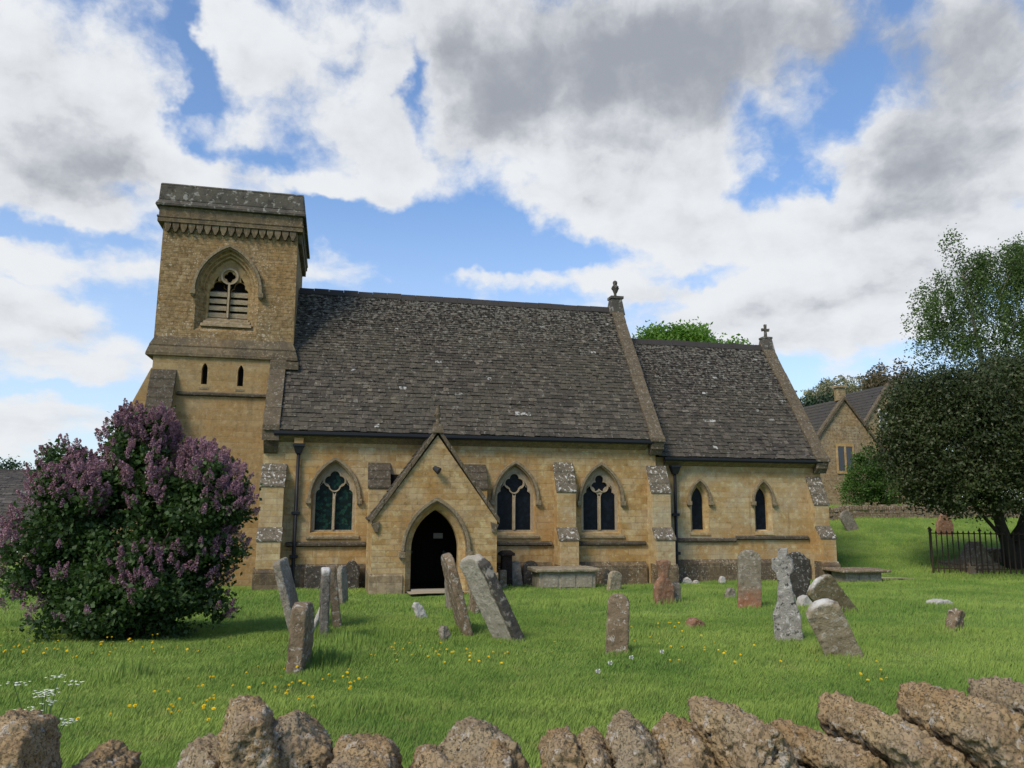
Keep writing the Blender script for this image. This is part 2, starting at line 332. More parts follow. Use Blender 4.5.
def lichen(name, base, alt, white=.5, dark=.5, top=None, scale=1.6, red=None, bstr=.8, edge=None):
    mt, n = newmat(name); co = objco(n); xl, z = n.sep(co)[0], n.sep(co)[2]
    c = n.mix(n.ramp(n.noise(co, 3.2 * scale, 5, .6), [(.38, 0.), (.62, 1.)]), base, alt)
    fine = n.noise(co, 26 * scale, 6, .7)
    c = n.mix(n.math('MULTIPLY', fine, .5), c, tuple(q * .4 for q in base))
    wv = n.vec('ADD', co, n.vec('MULTIPLY', n.add('ShaderNodeTexNoise', {'Scale': 9. * scale, 'Vector': co}).outputs[1], (.12, .12, .12)))
    if red:
        rz = n.add('ShaderNodeMapRange', {0: n.math('MULTIPLY_ADD', n.noise(co, 5, 4), .5, z), 1: red[1], 2: red[1] - .45}).outputs[0]
        c = n.mix(rz, c, red[0])
    dk = n.ramp(n.noise(wv, 7 * scale, 5, .62), [(.56, 0.), (.64, 1.)])
    c = n.mix(n.math('MULTIPLY', dk, dark), c, (.022, .021, .02))
    wt = n.ramp(n.noise(n.vec('ADD', wv, (3, 9, 4)), 9 * scale, 4, .6), [(.57, 0.), (.63, 1.)])
    c = n.mix(n.math('MULTIPLY', wt, white), c, (.52, .51, .47))
    if edge is not None:      # the weather side has gone black, with white crusts
        ex = n.math('MULTIPLY_ADD', n.math('SUBTRACT', n.noise(co, 9, 4), .5), .10, xl)
        em = n.math('MULTIPLY', n.math('SUBTRACT', ex, edge), 30., clamp=True)
        crust = n.mix(n.ramp(n.noise(wv, 8, 4, .6), [(.54, 0.), (.66, .8)]), (.045, .041, .035), (.34, .31, .255))
        c = n.mix(n.math('MULTIPLY', em, .92), c, crust)
    if top is not None:
        tz = n.math('MULTIPLY_ADD', n.math('SUBTRACT', n.noise(co, 12, 4), .5), .14, z)
        c = n.mix(n.ramp(n.math('MULTIPLY', n.math('SUBTRACT', tz, top), 14., clamp=True), [(0, 0.), (1, .85)]), c, (.60, .59, .56))
    h = n.math('ADD', fine, n.math('MULTIPLY', n.noise(co, 7 * scale, 4), 1.5))
    finish(n, c, .93, h, bstr, .02, .15); return mt
M['coping'] = lichen('coping_stone', (.11, .088, .058), (.16, .125, .08), .25, .3)
M['weather'] = lichen('weathering_stone', (.13, .11, .08), (.19, .16, .115), .95, .55, scale=1.3)
M['dweather'] = lichen('dark_weathering', (.075, .062, .045), (.115, .094, .066), .18, .4)
M['parapet'] = lichen('parapet_stone', (.085, .078, .066), (.125, .112, .09), .35, .5, scale=.7)
M['tracery'] = lichen('pale_tracery_stone', (.36, .285, .185), (.44, .36, .25), .15, .15)
M['hood'] = lichen('hood_stone', (.20, .155, .095), (.30, .235, .14), .2, .3)

def stained(name, c1, c2, c3, colour):
    mt, n = newmat(name); co = objco(n); x, y, z = n.sep(co)[:3]
    a_ = n.math('ADD', n.math('MULTIPLY', x, 1.6), z); b_ = n.math('SUBTRACT', n.math('MULTIPLY', x, 1.6), z)
    def tri(v): return n.math('ABSOLUTE', n.math('SUBTRACT', n.math('FRACT', n.math('MULTIPLY', v, 5.)), .5))
    lead = n.math('MAXIMUM', n.ramp(tri(a_), [(.42, 0.), (.46, 1.)]), n.ramp(tri(b_), [(.42, 0.), (.46, 1.)]))
    cell = n.voro(co, 11., 'F1', 'Color')
    c = n.ramp(n.sep(cell)[0], [(0, c1), (.45, c2), (.75, c3), (1, c1)], 'CONSTANT')
    edge = n.voro(co, 11., 'DISTANCE_TO_EDGE')
    lead = n.math('MAXIMUM', n.math('MULTIPLY', lead, .6), n.ramp(edge, [(.02, 1.), (.05, 0.)]) if colour else 0.)
    c = n.mix(lead, c, (.008, .008, .009))
    finish(n, c, .35, n.noise(co, 8, 3), .3, .02, .12); return mt
M['glass_green'] = stained('green_stained_glass', (.004, .014, .010), (.012, .048, .032), (.005, .022, .022), True)
M['glass_dark'] = stained('dark_leaded_glass', (.004, .006, .010), (.007, .011, .018), (.005, .007, .011), False)

def foliage(name, c1, c2, trans=.35, patch=.6, rough=.5):
    mt, n = newmat(name); co = objco(n)
    rnd = n.add('ShaderNodeNewGeometry').outputs['Random Per Island']
    c = n.mix(rnd, c1, c2)
    c = n.mix(n.ramp(n.noise(co, patch, 3), [(.4, 0.), (.65, .55)]), c, tuple(q * 1.25 for q in c2))
    o = n.add('ShaderNodeOutputMaterial')
    p = n.add('ShaderNodeBsdfPrincipled', {'Base Color': c, 'Roughness': rough, 'Specular IOR Level': .3})
    t = n.add('ShaderNodeBsdfTranslucent', {'Color': n.mix(1., c, (1.3, 1.5, .7), 'MULTIPLY')})
    mx = n.add('ShaderNodeMixShader', {0: trans, 1: p.outputs[0], 2: t.outputs[0]})
    n.t.links.new(mx.outputs[0], o.inputs[0]); return mt
M['lilac_leaf'] = foliage('lilac_leaves', (.022, .045, .014), (.055, .10, .028), .3, .9)
M['lilac_bloom'] = foliage('lilac_blossom', (.135, .06, .10), (.37, .215, .285), .25, 1.5, .7)
M['holly'] = foliage('holly_leaves', (.021, .033, .012), (.054, .070, .024), .2, .5)
M['birch'] = foliage('birch_leaves', (.05, .085, .028), (.10, .15, .048), .4, .3)
M['spring'] = foliage('spring_leaves', (.07, .15, .02), (.14, .25, .045), .45, .25)
M['hedge'] = foliage('shrub_leaves', (.035, .075, .015), (.08, .15, .03), .35, .5)
M['olive'] = foliage('olive_leaves', (.13, .13, .075), (.22, .21, .13), .3, .3)
M['brownleaf'] = foliage('budding_leaves', (.06, .055, .03), (.12, .095, .055), .3, .3)
M['conifer'] = foliage('dark_conifer', (.014, .035, .016), (.03, .06, .025), .1, .4)
M['grass'] = None

# ------------------------------------------------------------------ terrain
def sst(a_, b_, x):
    t = np.clip((x - a_) / (b_ - a_), 0, 1); return t * t * (3 - 2 * t)
def gz(X, Y):
    X = np.asarray(X, float); Y = np.asarray(Y, float)
    z = .10 + .042 * np.clip(-Y, 0, 22)
    toe = np.maximum(1.2 - .45 * (X - 17), -2.5)
    h = np.maximum(0, Y - toe)
    z = z + sst(15.5, 18.5, X) * (.155 * np.minimum(h, 16) * sst(0, 1.2, h) + .02 * np.clip(h - 16, 0, 60))
    left = np.where(X > -40, .05 * (-7 - X) * (1 - sst(-12, -7, X)), .05 * 33)
    z = z - np.where(X < -7, left, 0)
    return z + .025 * np.sin(X * .9 + Y * .35) * np.sin(Y * .8 - X * .2) + .015 * np.sin(2.1 * X + 1.3 * Y)
def G(x, y): return float(gz(x, y))

def grass_col(n, co):
    a_ = n.noise(co, .4, 5, .65); b_ = n.noise(n.vec('ADD', co, (5, 1, 0)), 2.1, 5, .65)
    c = n.mix(n.ramp(a_, [(.38, 0.), (.62, 1.)]), (.122, .222, .042), (.232, .335, .074))
    c = n.mix(n.ramp(n.noise(n.vec('ADD', co, (1, 9, 3)), 1.1, 4, .6), [(.54, 0.), (.66, .45)]), c, (.10, .18, .042))
    c = n.mix(n.ramp(b_, [(.55, 0.), (.75, .5)]), c, (.30, .31, .11))
    return c
def ground_mat():
    mt, n = newmat('lawn_ground'); co = objco(n)
    c = grass_col(n, co)
    f = n.noise(co, 30, 6, .7)
    c = n.mix(n.ramp(f, [(.35, .5), (.7, .0)]), c, (.05, .08, .018))
    finish(n, c, .95, f, .8, .05, .1); return mt
def blade_mat():
    mt, n = newmat('grass_blades'); co = objco(n)
    rnd = n.add('ShaderNodeNewGeometry').outputs['Random Per Island']
    c = grass_col(n, co)
    c = n.mix(n.math('MULTIPLY', rnd, .4), c, n.mix(1., c, (1.45, 1.25, 1.1), 'MULTIPLY'))
    c = n.mix(n.ramp(n.math('FRACT', n.math('MULTIPLY', rnd, 91.3)), [(.95, 0.), (.98, .6)]), c, (.26, .24, .11))
    o = n.add('ShaderNodeOutputMaterial')
    up = n.vec('NORMALIZE', n.vec('ADD', n.vec('MULTIPLY', n.add('ShaderNodeNewGeometry').outputs['Normal'], (.55, .55, .55)), (0, 0, .6)))   # shading normals tilted up so the upright blades take more sky light
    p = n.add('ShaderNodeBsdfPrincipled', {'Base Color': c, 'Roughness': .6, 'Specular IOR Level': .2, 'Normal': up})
    t = n.add('ShaderNodeBsdfTranslucent', {'Color': n.mix(1., c, (1.4, 1.4, .8), 'MULTIPLY')})
    mx = n.add('ShaderNodeMixShader', {0: .3, 1: p.outputs[0], 2: t.outputs[0]})
    n.t.links.new(mx.outputs[0], o.inputs[0]); return mt

def build_ground():
    xs = np.unique(np.concatenate([np.linspace(-900, -40, 24), np.linspace(-40, 60, 201), np.linspace(60, 900, 24)]))
    ys = np.unique(np.concatenate([np.linspace(-200, -30, 10), np.linspace(-30, 40, 141), np.linspace(40, 1200, 40)]))
    X, Y = np.meshgrid(xs, ys); Z = gz(X, Y)
    me = bpy.data.meshes.new('ground'); nx, ny = len(xs), len(ys)
    vs = np.stack([X, Y, Z], -1).reshape(-1, 3)
    fs = [(j * nx + i, j * nx + i + 1, (j + 1) * nx + i + 1, (j + 1) * nx + i) for j in range(ny - 1) for i in range(nx - 1)]
    me.from_pydata(vs.tolist(), [], fs); me.shade_smooth()
    o = link_mesh('ground', me, ground_mat()); o['kind'] = 'structure'
build_ground()

HSX = [(-.28, -14.9), (-.36, -12.4), (-.05, -12.4), (.16, -10.4), (.33, -5.8), (2.02, -11.9), (2.5, -12.8), (3.46, -14.5), (8.36, -8.9), (9.98, -8.0), (9.6, -10.1), (6.02, -15.3), (6.17, -13.9), (7.1, -7.5), (1.63, -12.8), (9.15, -13.5), (1.62, -9.9)]
TUFT = [(x, y, .33, .9) for x, y in HSX] + [(.05, -14.6, .3, 1.6), (.2, -13.4, .35, 1.2)] + [(random.uniform(-7, 13), random.uniform(-18.5, -6), random.uniform(.10, .45), random.uniform(.3, .9)) for _ in range(150)]
def build_grass():
    # blades scattered with density falling off with distance from the wall side of the churchyard
    CX, CY = 0., -24.
    def zone(n, d0, d1, a0, a1, h, wd):
        d = np.sqrt(RNG.uniform(d0 * d0, d1 * d1, n)); an = RNG.uniform(R(a0), R(a1), n)
        return CX + d * np.sin(an), CY + d * np.cos(an), h, wd
    parts = [zone(420000, 3.6, 9, -36, 60, .052, .0019), zone(420000, 9, 15, -34, 58, .056, .0028), zone(260000, 15, 28, -32, 56, .07, .006), zone(130000, 28, 48, 12, 52, .09, .016)]
    out = []
    for X, Y, h, wd in parts:
        n = len(X)
        keep = ~(((X > -2.3) & (X < 10.6) & (Y > -.15)) | ((X > 10) & (X < 17) & (Y > .2)) | ((X > .95) & (X < 4.6) & (Y > -2.8) & (Y < 0)) | ((X > 1.75) & (X < 3.7) & (Y > -4.25) & (Y < -2)) | ((X < -1) & (X > -6.3) & (Y > .6)))
        tone = .6 * np.sin(X * 1.3 + 2 * np.sin(Y * .7)) * np.sin(Y * 1.7 + X * .4) + .6 * np.sin(X * 4.1 + np.sin(Y * 2.3)) * np.sin(Y * 5.2 + 1.5 * np.sin(X * 1.9))
        X, Y, tone = X[keep], Y[keep], tone[keep]; n = len(X)
        Z = gz(X, Y) - .01
        hh = h * RNG.uniform(.45, 1.25, n) * (1 + .4 * tone) ; ww = wd * RNG.uniform(.6, 1.3, n)
        an = RNG.uniform(0, 2 * np.pi, n); le = RNG.uniform(0, 2 * np.pi, n); lm = hh * RNG.uniform(.0, .5, n)
        dx, dy = np.cos(an) * ww, np.sin(an) * ww
        lx, ly = np.cos(le) * lm + .012, np.sin(le) * lm
        for tx_, ty_, tr_, tk_ in TUFT:
            near = np.exp(-((X - tx_) ** 2 + (Y - ty_) ** 2) / tr_ ** 2); hh = hh * (1 + tk_ * near)
        A = np.stack([X - dx, Y - dy, Z], -1); B = np.stack([X + dx, Y + dy, Z], -1)
        C = np.stack([X + dx * .6 + lx * .4, Y + dy * .6 + ly * .4, Z + hh * .62], -1)
        T = np.stack([X + lx, Y + ly, Z + hh], -1)
        out.append(np.stack([A, B, C, T], 1))
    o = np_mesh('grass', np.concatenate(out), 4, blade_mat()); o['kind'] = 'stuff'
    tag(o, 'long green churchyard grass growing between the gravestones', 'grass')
build_grass()

mb = MB()
def ribbon(mb, pts, wd, lift):
    for (x0, y0), (x1, y1) in zip(pts, pts[1:]):
        n_ = max(1, int(math.hypot(x1 - x0, y1 - y0) / .5))
        for k in range(n_):
            a_ = (x0 + (x1 - x0) * k / n_, y0 + (y1 - y0) * k / n_); b_ = (x0 + (x1 - x0) * (k + 1) / n_, y0 + (y1 - y0) * (k + 1) / n_)
            L = math.hypot(x1 - x0, y1 - y0); px, py = -(y1 - y0) / L * wd / 2, (x1 - x0) / L * wd / 2
            P = [(a_[0] - px, a_[1] - py), (b_[0] - px, b_[1] - py), (b_[0] + px, b_[1] + py), (a_[0] + px, a_[1] + py)]
            mb.poly([(q[0], q[1], G(*q) + lift) for q in P])
ribbon(mb, [(1.95, -3.45), (3.5, -3.45)], .95, .07)
ribbon(mb, [(17.4, .35), (19.4, -.1)], .55, .06)
o = mb.build('path', M['path']); o['kind'] = 'structure'

# ------------------------------------------------------------------ gothic shapes
def arc_pts(cx, zs, a_, h, n=12):          # left springing over the apex to the right springing of a pointed arch
    rr = (a_ * a_ + h * h) / (2 * a_); out = []
    t1 = math.acos((rr - a_) / rr)
    for k in range(n + 1):
        t = t1 * k / n; out.append((cx - a_ + rr - rr * math.cos(t), zs + rr * math.sin(t)))
    return out + [(2 * cx - x, z) for x, z in reversed(out[:-1])]
def arch_loop(cx, z0, a_, zs, h, n=12): return [(cx + a_, z0), (cx - a_, z0)] + arc_pts(cx, zs, a_, h, n)
def foil(cx, cz, dl, rl, nl, rot=90, seg=60):
    out = []
    for k in range(seg):
        t = 2 * math.pi * k / seg; best = .3 * dl
        for q in range(nl):
            d = t - R(rot + 360 * q / nl); s_ = rl * rl - (dl * math.sin(d)) ** 2
            if s_ >= 0: best = max(best, dl * math.cos(d) + math.sqrt(s_))
        out.append((cx + best * math.cos(t), cz + best * math.sin(t)))
    return out
def light_loop(cx, z0, a_, zs):             # lancet light with a cusped trefoil head
    out = [(cx + a_, z0), (cx - a_, z0), (cx - a_, zs)]
    cz = zs + a_ * .62
    lob = [(cx - a_ * .42, cz - a_ * .38, a_ * .58), (cx + a_ * .42, cz - a_ * .38, a_ * .58), (cx, cz + a_ * .36, a_ * .60)]
    for k in range(33):
        t = R(205 - 230 * k / 32); best = 0
        for lx, lz, lr in lob:
            dx, dz = lx - cx, lz - cz
            b = dx * math.cos(t) + dz * math.sin(t); c = dx * dx + dz * dz - lr * lr; s_ = b * b - c
            if s_ >= 0: best = max(best, b + math.sqrt(s_))
        p = (cx + best * math.cos(t), cz + best * math.sin(t))
        if p[1] > zs + .001: out.append((max(cx - a_, min(cx + a_, p[0])), p[1]))
    return out + [(cx + a_, zs)]
def hood_mb(cx, zs, a_, h, y, wd=.10, proj=.10, stops=True):
    mb = MB()
    mb.band(arc_pts(cx, zs, a_ + wd, h + wd * 1.25, 14), arc_pts(cx, zs, a_, h, 14), y - proj, y - .001)
    mb.band(arc_pts(cx, zs, a_ - .002, h - .002, 14), arc_pts(cx, zs, a_ - wd * .45, h - wd * .5, 14), y - proj * .45, y - .001)
    if stops:
        for s_ in (-1, 1):
            xc = cx + s_ * (a_ + wd * .6)
            mb.box(xc - wd * .95, xc + wd * .95, y - proj * 1.35, y - .002, zs - wd * 1.75, zs - .001)
            mb.box(xc - wd * .6, xc + wd * .6, y - proj * 1.0, y - .002, zs - wd * 2.3, zs - wd * 1.752)
    return mb

# ------------------------------------------------------------------ the church
church = thing('church', 'golden stone village church with slate roofs, square west tower and gabled porch', 'church', (5, 0, 0))
def part(mb, name, mat, parent=church, **k): return mb.build(name, mat, parent, **k)

NX0, NX1 = -2.0, 10.15
EAVE = 4.62; RIDGE_Y = 3.4; RIDGE_Z = 9.80
CX0, CX1, CY = 10.15, 16.38, .4
CEAVE = 4.12; CRIDGE_Z = 8.68
def nave_roof_z(y): return EAVE + .02 + (y + .25) * (RIDGE_Z - EAVE) / (RIDGE_Y + .25)
def chan_roof_z(y): return CEAVE + .02 + (y - CY + .25) * (CRIDGE_Z - CEAVE) / (RIDGE_Y - CY + .25)
WIN = [(.05, .0, 'glass_green', 4), (5.50, .0, 'glass_dark', 4), (8.28, .0, 'glass_dark', 3)]
WZ0, WZS, WA, WH = 1.68, 2.72, .60, 1.0
# walls
mb = MB()
outer = [(NX0, -.3), (NX1, -.3), (NX1, EAVE), (NX0, EAVE)]
holes = [arch_loop(c[0], WZ0, WA + .05, WZS, WH + .06) for c in WIN]
ins = [arch_loop(c[0], WZ0 + .06, WA, WZS, WH) for c in WIN]
mb.sheet(outer, holes, 0., .22, ins)
mb.poly([(NX0, 0, -.3), (NX0, 2 * RIDGE_Y, -.3), (NX0, 2 * RIDGE_Y, EAVE), (NX0, RIDGE_Y, RIDGE_Z - .1), (NX0, 0, EAVE)])
mb.poly([(NX1, 0, -.3), (NX1, 2 * RIDGE_Y, -.3), (NX1, 2 * RIDGE_Y, EAVE), (NX1, RIDGE_Y, RIDGE_Z - .1), (NX1, 0, EAVE)])
mb.poly([(NX0, 2 * RIDGE_Y, -.3), (NX1, 2 * RIDGE_Y, -.3), (NX1, 2 * RIDGE_Y, EAVE), (NX0, 2 * RIDGE_Y, EAVE)])
part(mb, 'nave_wall', M['nave'])
LAN = [(11.84, 0), (14.16, 0)]
LZ0, LZS, LA, LH = 1.74, 2.70, .23, .48
mb = MB()
outer = [(CX0 + .05, -.3), (CX1, -.3), (CX1, CEAVE), (CX0 + .05, CEAVE)]
holes = [arch_loop(c[0], LZ0 - .04, LA + .10, LZS, LH + .14) for c in LAN]
ins = [arch_loop(c[0], LZ0, LA, LZS, LH) for c in LAN]
mb.sheet(outer, holes, CY, .2, ins)
mb.poly([(CX1, CY, -.3), (CX1, 6.4, -.3), (CX1, 6.4, CEAVE), (CX1, RIDGE_Y, CRIDGE_Z - .1), (CX1, CY, CEAVE)])
mb.poly([(CX0 + .05, 6.4, -.3), (CX1, 6.4, -.3), (CX1, 6.4, CEAVE), (CX0 + .05, 6.4, CEAVE)])
part(mb, 'chancel_wall', M['chancel'])

# stone slates, one course after another, each slate its own thickness and tilt
def slates(x0, x1, p0, p1, e0, e1, w0, w1, axis='x', flip=1, sub=.03, clip=None):
    """courses run along x from x0 to x1; p0/p1 = (y, z) of eave and ridge"""
    out = []
    dy, dz = p1[0] - p0[0], p1[1] - p0[1]; L = math.hypot(dy, dz); ty, tz = dy / L, dz / L
    ny, nz = (-tz, ty) if dy > 0 else (tz, -ty)
    s_ = -.03
    while s_ < L - .02:
        f = max(0, s_ / L); ex = e0 + (e1 - e0) * f; wd = w0 + (w1 - w0) * f
        x = x0 - random.uniform(0, wd)
        while x < x1:
            ww = wd * random.uniform(.65, 1.35); a_ = max(x, x0); b_ = min(x + ww - .006, x1)
            if b_ - a_ > .03:
                th = random.uniform(.014, .032) * (1.25 - .5 * f); ln = min(ex * 1.7, L - s_)
                jl = random.uniform(-.012, .012); lift = random.uniform(.012, .030)
                sk = random.uniform(-.01, .01)
                def P(xx, s, hh): return (xx, p0[0] + ty * s + ny * hh, p0[1] + tz * s + nz * hh)
                out += [[P(a_, s_ + jl + sk, lift), P(b_, s_ + jl - sk, lift), P(b_, s_ + ln, 0.), P(a_, s_ + ln, 0.),
                         P(a_, s_ + jl + sk, lift + th), P(b_, s_ + jl - sk, lift + th), P(b_, s_ + ln, th * .6), P(a_, s_ + ln, th * .6)]]
            x += ww
        s_ += ex * random.uniform(.93, 1.07)
    V = np.array(out); n = len(V)
    me_v = V.reshape(-1, 3).tolist(); fs = []
    for i in range(n):
        b = i * 8; fs += [(b, b + 1, b + 5, b + 4), (b + 4, b + 5, b + 6, b + 7), (b + 1, b + 2, b + 6, b + 5), (b + 3, b, b + 4, b + 7)]
    return me_v, fs
def roof(name, x0, x1, half, p_eave, p_ridge, mat, e0=.25, e1=.11, w0=.34, w1=.19, parent=church, north=True, back=None):
    v, f = slates(x0, x1, p_eave, p_ridge, e0, e1, w0, w1)
    b = len(v)                           # the boarding under the slates and the far slope
    yb = 2 * p_ridge[0] - p_eave[0]
    v += [(x0, p_eave[0], p_eave[1] - .015), (x1, p_eave[0], p_eave[1] - .015), (x1, p_ridge[0], p_ridge[1] - .015), (x0, p_ridge[0], p_ridge[1] - .015), (x0, yb, p_eave[1] - .015), (x1, yb, p_eave[1] - .015)]
    f += [(b, b + 1, b + 2, b + 3), (b + 3, b + 2, b + 5, b + 4)]
    me = bpy.data.meshes.new(name); me.from_pydata(v, [], f); me.update()
    return link_mesh(name, me, mat, parent)
nr = roof('nave_roof', -1.62, 9.9, 4, (-.25, EAVE + .02), (RIDGE_Y, RIDGE_Z), M['slate'], .175, .08, .23, .13)
def ridge_cap(x0, x1, y, z, parent, mat):
    mb = MB(); x = x0
    while x < x1 - .05:
        L = min(.5, x1 - x); j = random.uniform(-.012, .012)
        mb.prism([(y - .17, z - .15 + j), (y, z + .085 + j), (y + .17, z - .15 + j), (y + .14, z - .17 + j), (y, z + .05 + j), (y - .14, z - .17 + j)], 'x', x, x + L - .008); x += L
    return mb.build('ridge_capping', mat, parent)
ridge_cap(-1.4, 9.9, RIDGE_Y, RIDGE_Z, nr, M['ridge_tile'])
crf = roof('chancel_roof', 10.33, 16.08, 4, (CY - .25, CEAVE + .02), (RIDGE_Y, CRIDGE_Z), M['slate2'], .165, .08, .22, .13)
ridge_cap(10.33, 16.06, RIDGE_Y, CRIDGE_Z, crf, M['ridge_tile'])

# gutters and wall plates
mb = MB(); mb.prism([(-.36, EAVE - .02), (-.24, EAVE - .02), (-.24, EAVE - .15), (-.33, EAVE - .15), (-.36, EAVE - .10)], 'x', -1.72, 9.96); part(mb, 'gutter', M['iron'])
mb = MB(); mb.prism([(CY - .36, CEAVE - .02), (CY - .24, CEAVE - .02), (CY - .24, CEAVE - .14), (CY - .33, CEAVE - .14), (CY - .36, CEAVE - .09)], 'x', 10.5, 16.26); part(mb, 'gutter', M['iron'])
mb = MB(); mb.prism([(-.001, EAVE - .32), (-.10, EAVE - .25), (-.235, EAVE - .16), (-.235, EAVE - .0), (-.001, EAVE - .0)], 'x', NX0 + .36, 9.8); part(mb, 'cornice', M['hood'])
mb = MB(); mb.prism([(CY - .001, CEAVE - .28), (CY - .10, CEAVE - .22), (CY - .235, CEAVE - .15), (CY - .235, CEAVE), (CY - .001, CEAVE)], 'x', 10.6, 16.1); part(mb, 'cornice', M['hood'])

# plinths with a sloped head
def plinth(mb, x0, x1, y, zt, p=.11):
    mb.prism([(y + .002, -.3), (y - p, -.3), (y - p, zt - .07), (y + .002, zt + .05)], 'x', x0, x1)
for x0, x1 in ((-1.26, 1.0), (4.5, 6.64), (7.42, 9.75)): mb = MB(); plinth(mb, x0, x1, 0, .74); part(mb, 'plinth', M['plinth'])
mb = MB(); plinth(mb, 10.6, 15.75, CY, .76); part(mb, 'plinth', M['plinth'])
# string courses under the windows
def string(mb, x0, x1, y, z, h=.11, p=.09): mb.prism([(y + .002, z), (y - p, z - h * .45), (y - p, z - h), (y - p * .5, z - h * 1.25), (y + .002, z - h * 1.35)], 'x', x0, x1)
for x0, x1, y, z in ((-1.26, 1.0, 0, 1.43), (4.52, 6.66, 0, 1.43), (7.4, 9.75, 0, 1.43), (10.6, 13.1, CY, 1.50), (13.101, 15.78, CY, 1.57)):
    mb = MB(); string(mb, x0, x1, y, z); part(mb, 'string_course', M['dweather'])

# windows of the nave: tracery, glass, hood, sill
def nave_window(cx, glass, lobes):
    mb = MB(); y0, y1 = .16, .27
    a_ = WA - .02
    outer = arch_loop(cx, WZ0 + .02, a_ + .05, WZS, WH + .05)
    mul = .045; lw = (a_ - .045 - mul) / 2
    hl = [light_loop(cx + s_ * (mul + lw), WZ0 + .08, lw, WZS + .02) for s_ in (-1, 1)]
    cz = WZS + .47
    ho = [foil(cx, cz, .145, .14, lobes, 90)]
    ho.append([(cx - .05, WZS + .155), (cx, WZS + .07), (cx + .05, WZS + .155)])
    for s_ in (-1, 1): ho.append([(cx + s_ * .37, WZS + .36), (cx + s_ * .44, WZS + .34), (cx + s_ * .345, WZS + .50)])
    mb.plate(outer, hl + ho, y0, y1)
    o = part(mb, 'traceried_window', M['tracery'])
    mb = MB()      # raised moulding on the face of the tracery
    mb.band([(cx - mul * .55, WZ0 + .09), (cx - mul * .55, WZS + .05)], [(cx + mul * .55, WZ0 + .09), (cx + mul * .55, WZS + .05)], y0 - .045, y0 - .001)
    ring = foil(cx, cz, .145, .178, lobes, 90, 48); rin = foil(cx, cz, .145, .145, lobes, 90, 48)
    mb.band(ring + ring[:1], rin + rin[:1], y0 - .03, y0 - .001)
    part(mb, 'mullion', M['tracery'], o)
    mb = MB(); mb.sheet(arch_loop(cx, WZ0 + .03, a_ + .04, WZS, WH + .04), [], .235); part(mb, 'stained_glass', M[glass], o)
    part(hood_mb(cx, WZS - .05, WA + .075, WH + .12, 0., .085, .09), 'hood_mould', M['hood'], o, bevel=.012)
    mb = MB(); mb.prism([(.18, WZ0 + .075), (-.055, WZ0 - .10), (-.055, WZ0 - .17), (.10, WZ0 - .17)], 'x', cx - WA - .16, cx + WA + .16); part(mb, 'sill', M['hood'], o, bevel=.01)
for cx, _, gl, lb in WIN: nave_window(cx, gl, lb)
for cx, _ in LAN:
    mb = MB(); outer = arch_loop(cx, LZ0 - .03, LA + .07, LZS, LH + .08)
    mb.plate(outer, [arch_loop(cx, LZ0 + .02, LA - .03, LZS, LH - .03)], CY + .17, CY + .25)
    o = part(mb, 'lancet_window', M['dress'])
    mb = MB(); mb.sheet(arch_loop(cx, LZ0, LA, LZS, LH), [], CY + .225); part(mb, 'leaded_glass', M['glass_dark'], o)
    part(hood_mb(cx, LZS - .0, LA + .11, LH + .17, CY, .08, .09), 'hood_mould', M['hood'], o, bevel=.01)
    mb = MB(); mb.prism([(CY + .19, LZ0 + .02), (CY - .03, LZ0 - .09), (CY - .03, LZ0 - .16), (CY + .1, LZ0 - .16)], 'x', cx - LA - .12, cx + LA + .12); part(mb, 'sill', M['nave'], o)

# buttresses with two sloped weatherings
def weathering(mb, x0, x1, yb, zb, yt, zt, steps, ov=.03):
    """stepped stone courses from (yb, zb) at the foot to (yt, zt) against the wall"""
    for k in range(steps):
        f0, f1 = k / steps, (k + 1) / steps
        y0 = yb + (yt - yb) * f0; y1 = yb + (yt - yb) * f1; z0 = zb + (zt - zb) * f0; z1 = zb + (zt - zb) * f1
        j = random.uniform(-.01, .01)
        mb.prism([(y0 - ov, z0 - .035), (y0 - ov, z0 + .03), (y1 - ov * .3, z1 + .012), (y1 + .05, z1 - .03), (y0 + .05, z0 - .035)], 'x', x0 - ov * .8 + j * .5, x1 + ov * .8 + j)
def buttress(x0, x1, y, d1, d2, zl0, zl1, zu0, zu1, mat, wmat, base=True, usteps=3, lsteps=1):
    mb = MB()
    mb.prism([(y + .02, -.3), (y - d1, -.3), (y - d1, zl0), (y - d2, zl1), (y - d2, zu0), (y + .02, zu1)], 'x', x0, x1)
    o = part(mb, 'buttress', mat, bevel=.015)
    mb = MB(); weathering(mb, x0, x1, y - d2, zu0, y, zu1, usteps); part(mb, 'weathering', wmat, o, bevel=.012)
    if zl0 > 0:
        mb = MB(); weathering(mb, x0, x1, y - d1, zl0, y - d2, zl1, lsteps); part(mb, 'weathering', wmat, o, bevel=.012)
    if base:
        mb = MB(); z = .70
        mb.prism([(y - .3, -.3), (y - d1 - .09, -.3), (y - d1 - .09, z - .06), (y - d1 + .02, z + .05), (y - .3, z + .05)], 'x', x0 - .06, x1 + .06); part(mb, 'buttress_base', M['plinth'], o, bevel=.01)
    return o
buttress(-2.0, -1.36, 0, .70, .42, 1.50, 1.85, 3.02, 3.66, M['chancel'], M['weather'])
buttress(6.73, 7.33, 0, .70, .42, 1.50, 1.85, 2.95, 3.85, M['chancel'], M['weather'])
buttress(9.84, 10.46, 0, .70, .42, 1.50, 1.85, 2.95, 3.80, M['chancel'], M['weather'])
for x0 in (1.02, 3.92):       # two buttresses of the nave that the porch half swallows
    buttress(x0, x0 + .62, 0, .5, .42, -.1, -.05, 3.0, 3.74, M['nave'], M['dweather'], base=False)
buttress(15.84, 16.36, CY, .72, .42, 1.52, 1.9, 2.62, 3.55, M['chancel'], M['weather'])
